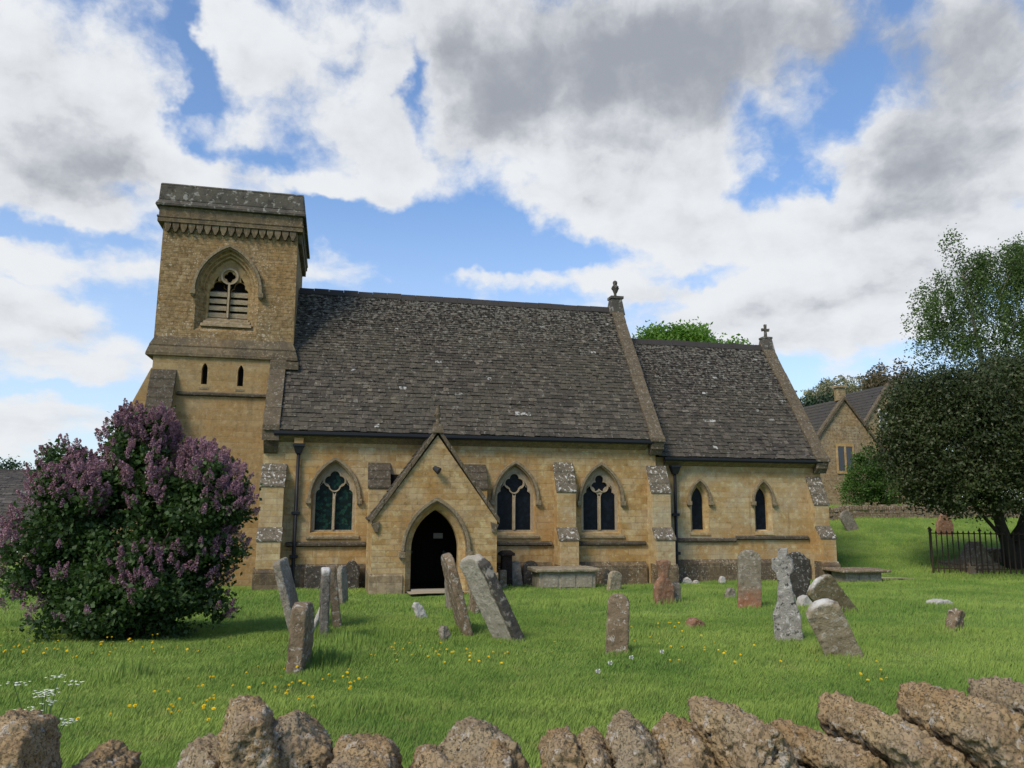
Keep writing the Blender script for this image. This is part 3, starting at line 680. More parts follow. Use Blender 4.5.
# diagonal pair partner on the east face
mb = MB(); mb.prism([(CX1 - .02, -.3), (CX1 + .12, -.3), (CX1 + .12, 1.6), (CX1 + .08, 2.6), (CX1 - .02, 3.2)], 'y', CY + .05, CY + .65); part(mb, 'buttress', M['bandstone'], bevel=.015)

# gable copings
def gable_coping(name, x0, x1, zf, y_eave, z_up, wt, mat, zk, finial_name, apex_z):
    mb = MB(); yr = RIDGE_Y
    for s_ in (1, -1):
        ye = y_eave if s_ > 0 else 2 * yr - y_eave
        n_ = 7
        for k in range(n_):
            a_ = ye + (yr - ye) * k / n_; b_ = ye + (yr - ye) * (k + 1) / n_ - .012 * s_
            za, zb = zf(a_ if s_ > 0 else 2 * yr - a_), zf(b_ if s_ > 0 else 2 * yr - b_)
            j = random.uniform(-.008, .008)
            mb.prism([(a_, za - .25), (b_, zb - .25), (b_, zb + z_up + j), (a_, za + z_up + j)], 'x', x0 + j, x1 + j)
    # kneeler at the foot
    zz = zf(y_eave)
    mb.prism([(y_eave - .10, zz - .02), (y_eave - .10, zz + .10), (y_eave, zz + z_up + .02), (y_eave + .3, zz + .4), (y_eave + .3, zz - .02)], 'x', x0 - .02, x1 + .02)
    mb.prism([(y_eave - .06, zz - .025), (y_eave + .26, zz - .025), (y_eave + .26, zz - zk), (y_eave + .14, zz - zk), (y_eave - .02, zz - zk * .35)], 'x', x0 + .02, x1 - .02)
    return part(mb, name, mat, bevel=.012)
ncop = gable_coping('gable_coping', 9.88, 10.32, nave_roof_z, -.3, .17, .4, M['coping'], .42, '', 0)
ccop = gable_coping('gable_coping', 16.06, 16.52, chan_roof_z, CY - .3, .17, .4, M['coping'], .40, '', 0)
# west coping stops against the tower and turns level there
mb = MB()
for k in range(4):
    a_ = -.3 + 1.55 * k / 4; b_ = -.3 + 1.55 * (k + 1) / 4 - .012
    mb.prism([(a_, nave_roof_z(a_) - .25), (b_, nave_roof_z(b_) - .25), (b_, nave_roof_z(b_) + .2), (a_, nave_roof_z(a_) + .2)], 'x', -2.05, -1.58)
mb.box(-2.03, -1.20, 1.0, 1.45, 6.62, 6.86)
mb.prism([(-.36, 4.61), (-.22, 4.61), (-.02, 4.2), (.0, 4.16), (.0, 4.61)], 'x', -2.02, -1.60)
mb.prism([(-.22, 4.15), (-.002, 4.15), (-.002, 3.95), (-.1, 4.0)], 'x', -2.0, -1.62)
part(mb, 'gable_coping', M['coping'], bevel=.012)

# finials: a worn carved figure on the nave gable, a small cross on the chancel gable
mb = MB(); zt = nave_roof_z(RIDGE_Y) + .1
mb.hexa([(9.80, RIDGE_Y - .25, zt - .35), (10.40, RIDGE_Y - .25, zt - .35), (10.40, RIDGE_Y + .25, zt - .35), (9.80, RIDGE_Y + .25, zt - .35)], [(9.90, RIDGE_Y - .18, zt + .28), (10.30, RIDGE_Y - .18, zt + .28), (10.30, RIDGE_Y + .18, zt + .28), (9.90, RIDGE_Y + .18, zt + .28)])
mb.box(9.86, 10.36, RIDGE_Y - .22, RIDGE_Y + .22, zt + .28, zt + .38)
zz = zt + .38
mb.tube([(10.1, RIDGE_Y, zz), (10.1, RIDGE_Y, zz + 0.125), (10.11, RIDGE_Y, zz + 0.234), (10.1, RIDGE_Y, zz + 0.390), (10.09, RIDGE_Y, zz + 0.484)], [.055, .05, .10, .14, .06], 10)
mb.tube([(9.97, RIDGE_Y, zz + 0.296), (10.1, RIDGE_Y - .02, zz + 0.390), (10.23, RIDGE_Y, zz + 0.312)], [.05, .07, .05], 8)
mb.tube([(10.09, RIDGE_Y, zz + 0.452), (10.1, RIDGE_Y, zz + 0.515), (10.1, RIDGE_Y, zz + 0.593), (10.1, RIDGE_Y, zz + 0.640)], [.05, .085, .085, .04], 10)
part(mb, 'finial', M['parapet'], ncop, bevel=.01)
mb = MB(); zt = chan_roof_z(RIDGE_Y) + .08; xc = 16.30
mb.hexa([(xc - .26, RIDGE_Y - .24, zt - .3), (xc + .26, RIDGE_Y - .24, zt - .3), (xc + .26, RIDGE_Y + .24, zt - .3), (xc - .26, RIDGE_Y + .24, zt - .3)], [(xc - .18, RIDGE_Y - .16, zt + .22), (xc + .18, RIDGE_Y - .16, zt + .22), (xc + .18, RIDGE_Y + .16, zt + .22), (xc - .18, RIDGE_Y + .16, zt + .22)])
mb.box(xc - .2, xc + .2, RIDGE_Y - .18, RIDGE_Y + .18, zt + .22, zt + .30)
z0 = zt + .30
mb.prism([(xc - .05, z0), (xc + .05, z0), (xc + .035, z0 + .26), (xc + .15, z0 + .24), (xc + .165, z0 + .36), (xc + .035, z0 + .34), (xc + .05, z0 + .52), (xc - .05, z0 + .52), (xc - .035, z0 + .34), (xc - .165, z0 + .36), (xc - .15, z0 + .24), (xc - .035, z0 + .26)], 'y', RIDGE_Y - .05, RIDGE_Y + .05)
part(mb, 'finial', M['parapet'], ccop, bevel=.01)

# downpipes
def downpipe(x, y, ztop, r=.05):
    mb = MB(); mb.tube([(x, y, ztop), (x, y, .5), (x + .02, y - .02, .22), (x + .02, y - .10, .05)], r, 10)
    o = part(mb, 'downpipe', M['iron'], smooth=True)
    mb = MB(); mb.hexa([(x - .08, y - .07, ztop - .06), (x + .08, y - .07, ztop - .06), (x + .08, y + .07, ztop - .06), (x - .08, y + .07, ztop - .06)], [(x - .15, y - .13, ztop + .16), (x + .15, y - .13, ztop + .16), (x + .15, y + .09, ztop + .16), (x - .15, y + .09, ztop + .16)])
    mb.box(x - .17, x + .17, y - .15, y + .09, ztop + .16, ztop + .22)
    part(mb, 'hopper_head', M['iron'], o)
    for z in (1.02, 2.25):
        mb = MB(); mb.box(x - .115, x + .115, y - .065, y + .07, z - .045, z + .045); part(mb, 'pipe_bracket', M['iron'], o, bevel=.01)
downpipe(-1.02, -.10, 4.02)
mb = MB(); mb.box(-1.15, -.89, -.22, -.002, 4.25, 4.42); part(mb, 'corbel', M['dress'], bevel=.01)
downpipe(10.93, CY - .13, 3.62)

# ---- tower
TY = 1.45; TX0, TX1 = -5.52, -1.40; TD = 4.15
BW = (-3.47, 8.25, 9.18, .62, .98)           # belfry: cx, z0, springing, half width, rise
mb = MB()
h1 = arch_loop(BW[0], 7.78, BW[3] + .31, BW[2] - .04, BW[4] + .37); h2 = arch_loop(BW[0], BW[1], BW[3], BW[2], BW[4])
mb.sheet([(TX0, 7.3), (TX1, 7.3), (TX1 - .03, 11.3), (TX0 + .03, 11.3)], [h1], TY, .34, [h2])
for x, dx in ((TX0, .03), (TX1, -.03)): mb.poly([(x, TY, 7.3), (x, TY + TD, 7.3), (x + dx, TY + TD, 11.3), (x + dx, TY, 11.3)])
mb.poly([(TX0, TY + TD, 7.3), (TX1, TY + TD, 7.3), (TX1 - .03, TY + TD, 11.3), (TX0 + .03, TY + TD, 11.3)])
part(mb, 'tower_belfry_stage', M['tower'])
LY = 1.30; LX0, LX1 = -5.46, -1.45
SL = [(-3.97, 6.10), (-2.92, 6.08)]
mb = MB()
mb.sheet([(LX0 - .06, -.3), (LX1, -.3), (LX1, 7.02), (LX0, 7.02)], [arch_loop(x, z, .085, z + .46, .2, 5) for x, z in SL], LY, .3, None)
mb.poly([(LX0 - .06, LY, -.3), (LX0 - .06, TY + TD, -.3), (LX0, TY + TD, 7.02), (LX0, LY, 7.02)])
mb.poly([(LX1, LY, -.3), (LX1, TY + TD, -.3), (LX1, TY + TD, 7.02), (LX1, LY, 7.02)])
mb.poly([(LX0 - .06, TY + TD, -.3), (LX1, TY + TD, -.3), (LX1, TY + TD, 7.02), (LX0, TY + TD, 7.02)])
part(mb, 'tower_lower_stage', M['tower_low'])
for x, z in SL:
    mb = MB(); mb.sheet(arch_loop(x, z - .02, .1, z + .46, .22, 5), [], LY + .26); o = part(mb, 'slit_window', M['dark'])
    mb = MB(); mb.prism([(LY + .2, z + .02), (LY - .012, z - .10), (LY - .012, z - .16), (LY + .2, z - .16)], 'x', x - .13, x + .13); part(mb, 'sill', M['hood'], o)
# sloping set-off between the stages
mb = MB()
def ringslope(mb, x0, x1, y0, y1, zb, zm, ix, zt):
    o_ = [(x0, y0), (x1, y0), (x1, y1), (x0, y1)]; i_ = [(x0 + ix, y0 + ix), (x1 - ix, y0 + ix), (x1 - ix, y1 - ix), (x0 + ix, y1 - ix)]
    mb.hexa([(*p, zb) for p in o_], [(*p, zm) for p in o_]); mb.hexa([(*p, zm + .001) for p in o_], [(*p, zt) for p in i_])
ringslope(mb, -5.68, -1.24, LY - .08, TY + TD + .1, 6.93, 7.0, .07, 7.24)
ringslope(mb, -5.61, -1.31, LY - .01, TY + TD + .06, 7.245, 7.27, .13, 7.56)
part(mb, 'tower_set_off', M['bandstone'], bevel=.012)
mb = MB(); string(mb, -4.72, -2.06, LY, 5.86, .10, .09); part(mb, 'string_course', M['dweather'])
# corbel table, band and parapet
mb = MB(); mb.box(TX0 - .13, TX1 + .13, TY - .16, TY + TD + .16, 11.16, 11.30); mb.box(TX0 - .15, TX1 + .15, TY - .18, TY + TD + .18, 11.302, 11.36); ctab = part(mb, 'corbel_table', M['bandstone'], bevel=.01)
def corbel(x, y, hw, along='x'):
    mb = MB(); d = .12
    pts = [(-hw, 11.158), (hw, 11.158), (hw * .9, 11.03), (.025, 10.86), (-.025, 10.86), (-hw * .9, 11.03)]
    if along == 'x': mb.prism([(x + p[0], p[1]) for p in pts], 'y', y - d, y + .01)
    else: mb.prism([(y + p[0], p[1]) for p in pts], 'x', x - .01, x + d)
    return mb.build('corbel', M['bandstone'], ctab, bevel=.008)
NCO = 17
for k in range(NCO): corbel(TX0 + .06 + (TX1 - TX0 - .12) * (k + .5) / NCO, TY - .005, .105)
for k in range(NCO): corbel(TX1 - .02, TY + .06 + (TD - .12) * (k + .5) / NCO, .105, 'y')
mb = MB(); mb.box(TX0 - .10, TX1 + .10, TY - .13, TY + TD + .13, 11.362, 11.66); part(mb, 'parapet_band', M['bandstone'], bevel=.01)
mb = MB()
o_ = lambda q: [(TX0 - q, TY - q - .03), (TX1 + q, TY - q - .03), (TX1 + q, TY + TD + q), (TX0 - q, TY + TD + q)]
mb.hexa([(*p, 11.662) for p in o_(.20)], [(*p, 11.72) for p in o_(.21)]); mb.hexa([(*p, 11.721) for p in o_(.21)], [(*p, 11.87) for p in o_(.135)])
mb.hexa([(*p, 11.871) for p in o_(.135)], [(*p, 12.36) for p in o_(.11)]); mb.hexa([(*p, 12.361) for p in o_(.12)], [(*p, 12.43) for p in o_(.09)])
part(mb, 'parapet', M['parapet'], bevel=.02)
# belfry window
cx, z0, zs, a_, hh = BW
mb = MB(); mul = .05; lw = (a_ - .03 - mul) / 2
hl = [light_loop(cx + s_ * (mul + lw), z0 + .05, lw, zs - .12) for s_ in (-1, 1)]
ho = [foil(cx, zs + .47, .09, .085, 4, 90)] + [[(cx - .05, zs + .15), (cx, zs + .03), (cx + .05, zs + .15)]]
for s_ in (-1, 1): ho.append([(cx + s_ * .35, zs + .30), (cx + s_ * .46, zs + .27), (cx + s_ * .33, zs + .48)])
mb.plate(arch_loop(cx, z0, a_ + .04, zs, hh + .04), hl + ho, TY + .30, TY + .42); bel = part(mb, 'belfry_window', M['tower_low'])
mb = MB()
ring = foil(cx, zs + .47, .0001, .27, 3, 90, 40); rin = foil(cx, zs + .47, .0001, .21, 3, 90, 40)
mb.band(ring + ring[:1], rin + rin[:1], TY + .25, TY + .299)
mb.band([(cx - .03, z0 + .05), (cx - .03, zs + .2)], [(cx + .03, z0 + .05), (cx + .03, zs + .2)], TY + .24, TY + .299)
part(mb, 'mullion', M['tracery'], bel)
for s_ in (-1, 1):
    for k in range(4):
        zc = z0 + .13 + k * .225; xm = cx + s_ * (mul + lw)
        mb = MB(); mb.prism([(TY + .36, zc - .06), (TY + .60, zc + .13), (TY + .60, zc + .18), (TY + .34, zc + .065)], 'x', xm - lw - .01, xm + lw + .01); part(mb, 'louvre', M['tracery'], bel)
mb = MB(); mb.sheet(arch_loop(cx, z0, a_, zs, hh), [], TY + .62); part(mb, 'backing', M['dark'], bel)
mb = MB()
for q, yy in ((.20, .13), (.10, .22)): mb.band(arc_pts(cx, zs - .02, a_ + q + .045, hh + q + .06, 12), arc_pts(cx, zs - .02, a_ + q, hh + q, 12), TY + yy - .03, TY + yy + .06)
part(mb, 'arch_moulding', M['tower_low'], bel, bevel=.01)
part(hood_mb(cx, 9.06, a_ + .335, hh + .46, TY, .085, .12), 'hood_mould', M['hood'], bel, bevel=.012)
part_sill = MB()
for k in range(3): part_sill.prism([(TY + .33 - k * .10, z0 + .05 - k * .11), (TY + .22 - k * .10, z0 - .055 - k * .11), (TY + .22 - k * .1, z0 - .075 - k * .11), (TY + .35, z0 - .075 - k * .11)], 'x', cx - a_ - .02 - k * .06, cx + a_ + .02 + k * .06)
part(part_sill, 'sill', M['hood'], bel)
# tower buttresses: one facing south with a long tiled slope, one facing west
mb = MB(); mb.prism([(LY + .02, -.3), (.1, -.3), (.1, 4.1), (.9, 5.35), (LY + .02, 6.4)], 'x', -5.46, -4.78); o = part(mb, 'buttress', M['tower_low'], bevel=.015)
mb = MB(); weathering(mb, -5.46, -4.78, .70, 5.0, LY, 6.5, 5); part(mb, 'weathering', M['dweather'], o, bevel=.012)
mb = MB(); weathering(mb, -5.46, -4.78, .10, 4.1, .70, 5.0, 3); part(mb, 'weathering', M['dweather'], o, bevel=.012)
mb = MB(); mb.prism([(-5.44, -.3), (-6.5, -.3), (-6.5, 4.3), (-6.08, 5.2), (-5.5, 6.55), (-5.44, 6.55)], 'y', LY + .02, LY + .7); part(mb, 'buttress', M['tower_low'], bevel=.015)

# ---- porch
PX0, PX1, PY, PC, PE, PR = 1.06, 4.40, -2.6, 2.73, 2.08, 4.38
mb = MB()
dl = arch_loop(2.74, -.3, .80, 1.32, 1.25); dl2 = arch_loop(2.74, -.3, .63, 1.32, 1.06)
sl = (PR - PE) / (PC - PX0)
mb.sheet([(PX0, -.3), (PX0, PE), (PC, PR), (PX1, PE), (PX1, -.3)], [], PY + .45)
mb.v, mb.f = [], []
front = [(PX1, -.301), (PX1, PE), (PC, PR), (PX0, PE), (PX0, -.301)]
mb.sheet(front, [], PY) if 0 else None
# front with the doorway cut from the foot: one outline round both jambs
outl = [(PX0, -.3), (PX0, PE), (PC, PR), (PX1, PE), (PX1, -.3)]
door_in = arc_pts(2.74, 1.32, .80, 1.25, 14)
poly = outl + [(2.74 + .80, -.3)] + list(reversed(door_in)) + [(2.74 - .80, -.3)]
mb.sheet(poly, [], PY)
d0 = [(2.74 - .80, -.3)] + door_in + [(2.74 + .80, -.3)]; d1 = [(2.74 - .64, -.3)] + arc_pts(2.74, 1.32, .64, 1.06, 14) + [(2.74 + .64, -.3)]
for k in range(len(d0) - 1):
    mb.poly([(d0[k][0], PY, d0[k][1]), (d0[k + 1][0], PY, d0[k + 1][1]), (d1[k + 1][0], PY + .2, d1[k + 1][1]), (d1[k][0], PY + .2, d1[k][1])])
    mb.poly([(d1[k][0], PY + .2, d1[k][1]), (d1[k + 1][0], PY + .2, d1[k + 1][1]), (d1[k + 1][0], PY + .5, d1[k + 1][1]), (d1[k][0], PY + .5, d1[k][1])])
for x in (PX0, PX1): mb.poly([(x, PY, -.3), (x, -.02, -.3), (x, -.02, PE), (x, PY, PE)])
for x in (PX0 + .35, PX1 - .35): mb.poly([(x, PY + .5, -.3), (x, -.02, -.3), (x, -.02, PE), (x, PY + .5, PE)])
poly2 = [(PX0 + .02, -.3), (PX0 + .02, PE), (PC, PR - .05), (PX1 - .02, PE), (PX1 - .02, -.3)] + [(2.74 + .64, -.3)] + list(reversed(arc_pts(2.74, 1.32, .64, 1.06, 14))) + [(2.74 - .64, -.3)]
mb.sheet(poly2, [], PY + .5)
part(mb, 'porch_wall', M['porch'])
for x0, x1 in ((PX0 - .045, 2.74 - .86), (2.74 + .86, PX1 + .045)): mb = MB(); mb.prism([(PY + .01, -.3), (PY - .035, -.3), (PY - .035, .66), (PY + .01, .72)], 'x', x0, x1); part(mb, 'porch_plinth', M['porch_low'], bevel=.012)
mb = MB(); mb.prism([(PX0 + .01, -.3), (PX0 - .04, -.3), (PX0 - .04, .66), (PX0 + .01, .72)], 'y', PY - .03, -.4)
part(mb, 'porch_plinth', M['porch_low'], bevel=.012)
# porch roof: two slopes of slates
def porch_roof():
    v, f = [], []
    for s_ in (-1, 1):
        vv, ff = slates(PY + .18, -.02, (0, PE + .02), (PX1 - PC + .03, PR + .10), .2, .13, .3, .2)
        b = len(v)
        for (x, y, z) in vv: v.append((PC + s_ * (PX1 - PC + .03 - y), x, z))
        f += [tuple(q + b for q in t) for t in ff]
        b = len(v); xe = PC + s_ * (PX1 - PC + .03)
        v += [(xe, PY + .1, PE), (xe, -.02, PE), (PC, -.02, PR + .08), (PC, PY + .1, PR + .08)]; f.append((b, b + 1, b + 2, b + 3))
    me = bpy.data.meshes.new('porch_roof'); me.from_pydata(v, [], f)
    bm = bmesh.new(); bm.from_mesh(me); bmesh.ops.recalc_face_normals(bm, faces=bm.faces); bm.to_mesh(me); bm.free()
    return link_mesh('porch_roof', me, M['slate2'], church)
porch_roof()
mb = MB()
for s_ in (-1, 1):
    xe = PC + s_ * (PX1 - PC + .06); ze = PE - .02
    n_ = 5; zt = PR + .14
    for k in range(n_):
        x0 = xe + (PC - xe) * k / n_; x1 = xe + (PC - xe) * ((k + 1) / n_ - .005); z0 = ze + (zt - ze) * k / n_; z1 = ze + (zt - ze) * (k + 1) / n_
        j = random.uniform(-.008, .008)
        mb.prism([(x0, z0 - .06 + j), (x1, z1 - .06 + j), (x1, z1 + .10 + j), (x0, z0 + .10 + j)], 'y', PY - .08 + j, PY + .24)
    mb.prism([(xe - s_ * .02, ze - .07), (xe - s_ * .24, ze - .0), (xe - s_ * .2, ze - .28), (xe - s_ * .12, ze - .28)], 'y', PY - .07, PY + .2)
pc = part(mb, 'porch_coping', M['coping'], bevel=.012)
mb = MB(); zt = PR + .2
mb.hexa([(PC - .16, PY - .12, zt - .14), (PC + .16, PY - .12, zt - .14), (PC + .16, PY + .22, zt - .14), (PC - .16, PY + .22, zt - .14)], [(PC - .12, PY - .06, zt + .12), (PC + .12, PY - .06, zt + .12), (PC + .12, PY + .16, zt + .12), (PC - .12, PY + .16, zt + .12)])
mb.tube([(PC, PY + .05, zt + .10), (PC, PY + .05, zt + .26), (PC - .01, PY + .05, zt + .38), (PC, PY + .05, zt + .62)], [.07, .05, .085, .045], 8)
mb.tube([(PC - .11, PY + .05, zt + .36), (PC + .07, PY + .05, zt + .38)], [.04, .045], 7)
part(mb, 'finial', M['coping'], pc, bevel=.01)
part(hood_mb(2.74, 1.28, .84, 1.33, PY, .09, .10), 'hood_mould', M['hood'], bevel=.012)
# inner door and its notice, floor of the porch, threshold
mb = MB(); mb.box(1.4, 4.06, -.06, -.005, -.1, 3.4); door = part(mb, 'porch_door', M['door'])
mb = MB()
for k in range(9): mb.box(1.9 + k * .19, 1.9 + k * .19 + .175, -.10, -.062, .3, 2.45)
part(mb, 'door_boards', M['door'], door)
for x in (2.34, 3.30):
    mb = MB(); mb.lathe([(.05, 0), (.05, .02), (.03, .05)], (0, 0, 0)); mb.v = [(x + p[0], -.10 - p[2], 1.12 + p[1]) for p in mb.v]; part(mb, 'door_handle', M['steel'], door, smooth=True)
mb = MB(); mb.box(2.98, 3.26, -.112, -.102, 1.52, 1.68); part(mb, 'notice', M['paper'], door)
mb = MB(); mb.box(PX0 + .36, PX1 - .36, PY + .02, -.02, -.1, .235); part(mb, 'porch_floor', M['door'])
mb = MB(); mb.box(2.12, 3.36, PY - .16, PY + .3, .0, .29); mb.box(2.0, 3.5, PY - .36, PY - .162, -.05, .20); part(mb, 'threshold_step', M['step'], bevel=.02)
mb = MB()
mb.tube([(2.70, PY - .002, 3.46), (2.70, PY - .10, 3.46)], .045, 8)
mb.tube([(2.63, PY - .12, 3.50), (2.76, PY - .2, 3.40)], [.06, .10], 10)
lamp = mb.build('floodlight', M['iron']); tag(lamp, 'small dark floodlight fixed on the porch gable above the doorway', 'floodlight')

# ------------------------------------------------------------------ headstones and tombs
tx_c = bpy.data.textures.new('worn_edges', 'CLOUDS'); tx_c.noise_scale = .09; tx_c.noise_depth = 3
tx_b = bpy.data.textures.new('broken_lumps', 'CLOUDS'); tx_b.noise_scale = .22; tx_b.noise_depth = 4
def worn(o, voxel=.018, amp=.022, tex=None):
    r = o.modifiers.new('wear_mesh', 'REMESH'); r.mode = 'VOXEL'; r.voxel_size = voxel; r.use_smooth_shade = True
    d = o.modifiers.new('wear', 'DISPLACE'); d.texture = tex or tx_c; d.strength = amp; d.mid_level = .5; d.texture_coords = 'LOCAL'
    return o
def outline(style, w_, h):
    a_ = w_ / 2
    if style == 'round': return [(-a_, -.3), (a_, -.3), (a_, h - a_ * .8)] + [(a_ * math.cos(R(t)), h - a_ * .8 + a_ * .8 * math.sin(R(t))) for t in range(15, 180, 15)] + [(-a_, h - a_ * .8)]
    if style == 'segment': return [(-a_, -.3), (a_, -.3), (a_, h - .1)] + [(a_ * c, h - .1 + .1 * (1 - c * c)) for c in (.75, .5, .25, 0, -.25, -.5, -.75)] + [(-a_, h - .1)]
    if style == 'flat': return [(-a_, -.3), (a_, -.3), (a_ * .96, h - .03), (a_ * .85, h), (-a_ * .9, h), (-a_ * .98, h - .04)]
    if style == 'slant': return [(-a_, -.3), (a_, -.3), (a_, h - .16), (a_ * .4, h - .02), (-a_ * .6, h), (-a_, h - .06)]
    if style == 'should': return [(-a_, -.3), (a_, -.3), (a_, h - .16), (a_ * .86, h - .13), (a_ * .72, h - .13)] + [(a_ * .66 * math.cos(R(t)), h - .13 + .13 * math.sin(R(t))) for t in range(20, 180, 20)] + [(-a_ * .72, h - .13), (-a_ * .86, h - .13), (-a_, h - .16)]
    if style == 'hour': return [(-a_, -.3), (a_, -.3), (a_, h * .42), (a_ * .7, h * .5), (a_ * .36, h * .58), (a_ * .34, h * .7), (a_ * .62, h * .86), (a_ * .66, h * .97), (a_ * .2, h), (-a_ * .35, h * .97), (-a_ * .62, h * .98), (-a_ * .5, h * .84), (-a_ * .3, h * .7), (-a_ * .34, h * .58), (-a_ * .72, h * .48), (-a_ * .95, h * .42)]
    if style == 'cross':
        return [(-a_, -.3), (a_, -.3), (a_ * .92, h * .30), (a_ * .66, h * .40), (a_ * .50, h * .62), (a_ * .42, h * .68), (a_ * .46, h * .72), (a_ * .74, h * .75), (a_ * .76, h * .87), (a_ * .5, h * .90), (a_ * .44, h), (-a_ * .2, h * 1.0), (-a_ * .3, h * .90), (-a_ * .74, h * .89), (-a_ * .76, h * .77), (-a_ * .46, h * .72), (-a_ * .4, h * .62), (-a_ * .62, h * .40), (-a_ * .95, h * .30)]
    if style == 'point': return [(-a_, -.3), (a_, -.3), (a_ * .9, h * .5), (a_ * .25, h * .95), (0, h), (-a_ * .35, h * .92), (-a_ * .9, h * .55)]
    if style == 'lump': return [(-a_, -.15), (a_, -.15), (a_ * 1.0, h * .45), (a_ * .75, h * .9), (a_ * .1, h), (-a_ * .55, h * .85), (-a_ * .95, h * .4)]
SM = {
 'brown': lichen('brown_gravestone', (.185, .135, .083), (.265, .205, .135), .55, .5),
 'grey': lichen('grey_gravestone', (.215, .185, .14), (.30, .265, .21), .4, .5),
 'pale': lichen('pale_gravestone', (.27, .235, .175), (.35, .31, .235), .3, .4),
 'wtop': lichen('white_topped_gravestone', (.13, .12, .105), (.19, .17, .14), .4, .6, top=.90),
 'slate': lichen('slate_gravestone', (.050, .045, .038), (.082, .073, .060), .4, .3),
 'red': lichen('red_sandstone_gravestone', (.20, .17, .12), (.25, .22, .165), .3, .35, red=((.27, .125, .07), .75)),
 'redall': lichen('red_broken_sandstone', (.24, .125, .075), (.29, .17, .105), .25, .35),
 'mott': lichen('mottled_cross_stone', (.26, .245, .215), (.36, .345, .31), .8, .95, scale=2.2),
 'moss': lichen('mossy_gravestone', (.145, .115, .06), (.205, .17, .10), .3, .4, top=.76),
 'tan': lichen('tan_gravestone', (.27, .22, .14), (.36, .305, .21), .5, .45, top=.69),
 'darkb': lichen('dark_brown_stone', (.035, .024, .018), (.05, .034, .025), .08, .3),
 'chip': lichen('white_stone', (.45, .43, .39), (.52, .5, .46), .5, .25),
 'light': lichen('light_gravestone', (.30, .262, .195), (.37, .33, .25), .35, .25),
 'edge': lichen('pale_gravestone_dark_edge', (.36, .33, .265), (.44, .405, .325), .3, .2, edge=.17),
}
def headstone(x, y, yaw, w_, h, t, lx, ly, style, mat, label, cat='gravestone', name='gravestone', group=None, amp=.02, voxel=.022, sink=0.):
    mb = MB(); mb.prism(outline(style, w_, h), 'y', -t / 2, t / 2)
    o = mb.build(name, SM[mat]); o.location = (x, y, G(x, y) - sink)
    o.rotation_euler = (Matrix.Rotation(R(lx), 3, 'Y') @ Matrix.Rotation(R(ly), 3, 'X') @ Matrix.Rotation(R(yaw), 3, 'Z')).to_euler()
    worn(o, voxel, amp); return tag(o, label, cat, group)
HS = [
 (-.28, -14.9, 80, .50, .74, .17, 2, 0, 'slant', 'brown', 'thick brown gravestone with a sloping broken top, nearest stone on the left'),
 (-.36, -12.4, 82, .60, 1.14, .11, -16, 0, 'flat', 'grey', 'tall thin grey gravestone leaning left behind the thick brown one'),
 (-.05, -12.4, 92, .50, .98, .12, 0, 0, 'flat', 'wtop', 'upright thin gravestone with a white lichened top, seen edge on'),
 (-.24, -11.4, 88, .3, .46, .06, 20, 0, 'flat', 'chip', 'short white slab tilted against the foot of the thin white topped stone'),
 (.16, -10.4, 92, .55, 1.0, .13, -8, 0, 'flat', 'brown', 'narrow brown gravestone leaning left beside the white topped one'),
 (.33, -5.8, 72, .42, .86, .11, -5, 0, 'round', 'grey', 'small grey rounded headstone with a white streak, left of the porch'),
 (-.38, -.36, 0, .62, .66, .09, 0, -6, 'flat', 'slate', 'wide square grey slab propped under the green church window'),
 (.62, -.42, 0, .44, .80, .12, 0, -6, 'should', 'slate', 'dark headstone standing in the corner beside the porch'),
 (2.02, -11.9, 92, .62, 1.22, .13, -15, 0, 'round', 'brown', 'tall brown gravestone leaning left with a smooth round top before the church door'),
 (2.42, -7.6, 92, .5, .92, .13, -3, 0, 'flat', 'grey', 'narrow stone half hidden behind the leaning brown gravestone'),
 (2.72, -8.6, 88, .5, .98, .15, 4, 0, 'flat', 'brown', 'brown stone standing between the two big leaning gravestones'),
 (2.50, -12.8, -64, .54, 1.30, .15, -26, 0, 'slant', 'edge', 'largest leaning slab, pale grey face with black and white lichen on its edge'),
 (4.80, -1.5, 10, .22, .5, .15, 0, 0, 'flat', 'brown', 'stumpy brown stone just right of the porch corner'),
 (5.50, -.36, 0, .32, .74, .1, -6, -5, 'round', 'grey', 'grey headstone leaning on the church wall beside the dark capped pillar'),
 (5.92, -.34, 0, .46, .74, .1, 0, -5, 'round', 'slate', 'dark rounded headstone on the church wall behind the table tomb'),
 (8.34, -.34, 0, .28, .52, .1, 0, -4, 'should', 'slate', 'tiny slate headstone by the wall, right of the table tomb'),
 (7.72, -2.6, 14, .38, .52, .16, 8, 0, 'round', 'tan', 'small tan headstone spotted with lichen, right of the table tomb'),
 (3.46, -14.5, -20, .27, .72, .13, 3, 0, 'round', 'brown', 'small round topped brown gravestone alone in the middle of the lawn'),
 (8.36, -8.9, -22, .46, 1.16, .14, 1, 2, 'round', 'red', 'tall round topped gravestone with a red foot and grey green head'),
 (9.98, -8.0, -8, .60, 1.12, .12, 1, 4, 'should', 'slate', 'black slate headstone with pale streaks and shaped shoulders'),
 (9.6, -10.1, -8, .60, .82, .13, -42, 6, 'segment', 'moss', 'mossy brown gravestone leaning far over, white along its top edge'),
 (6.05, -15.3, -30, .40, .76, .15, -28, 4, 'segment', 'tan', 'tan gravestone leaning left with white lichen on top, nearest on the right'),
 (22.85, 7.8, 12, .66, .95, .12, -30, 0, 'round', 'grey', 'grey gravestone leaning on the bank beyond the chancel'),
 (25.9, 5.8, 0, .85, .98, .16, 4, 0, 'point', 'redall', 'pointed brown gravestone on the bank behind the railings'),
]
for h in HS: headstone(*h)
headstone(7.1, -7.5, 8, .44, .95, .2, 0, 0, 'hour', 'redall', 'broken red sandstone memorial with a narrow waist')
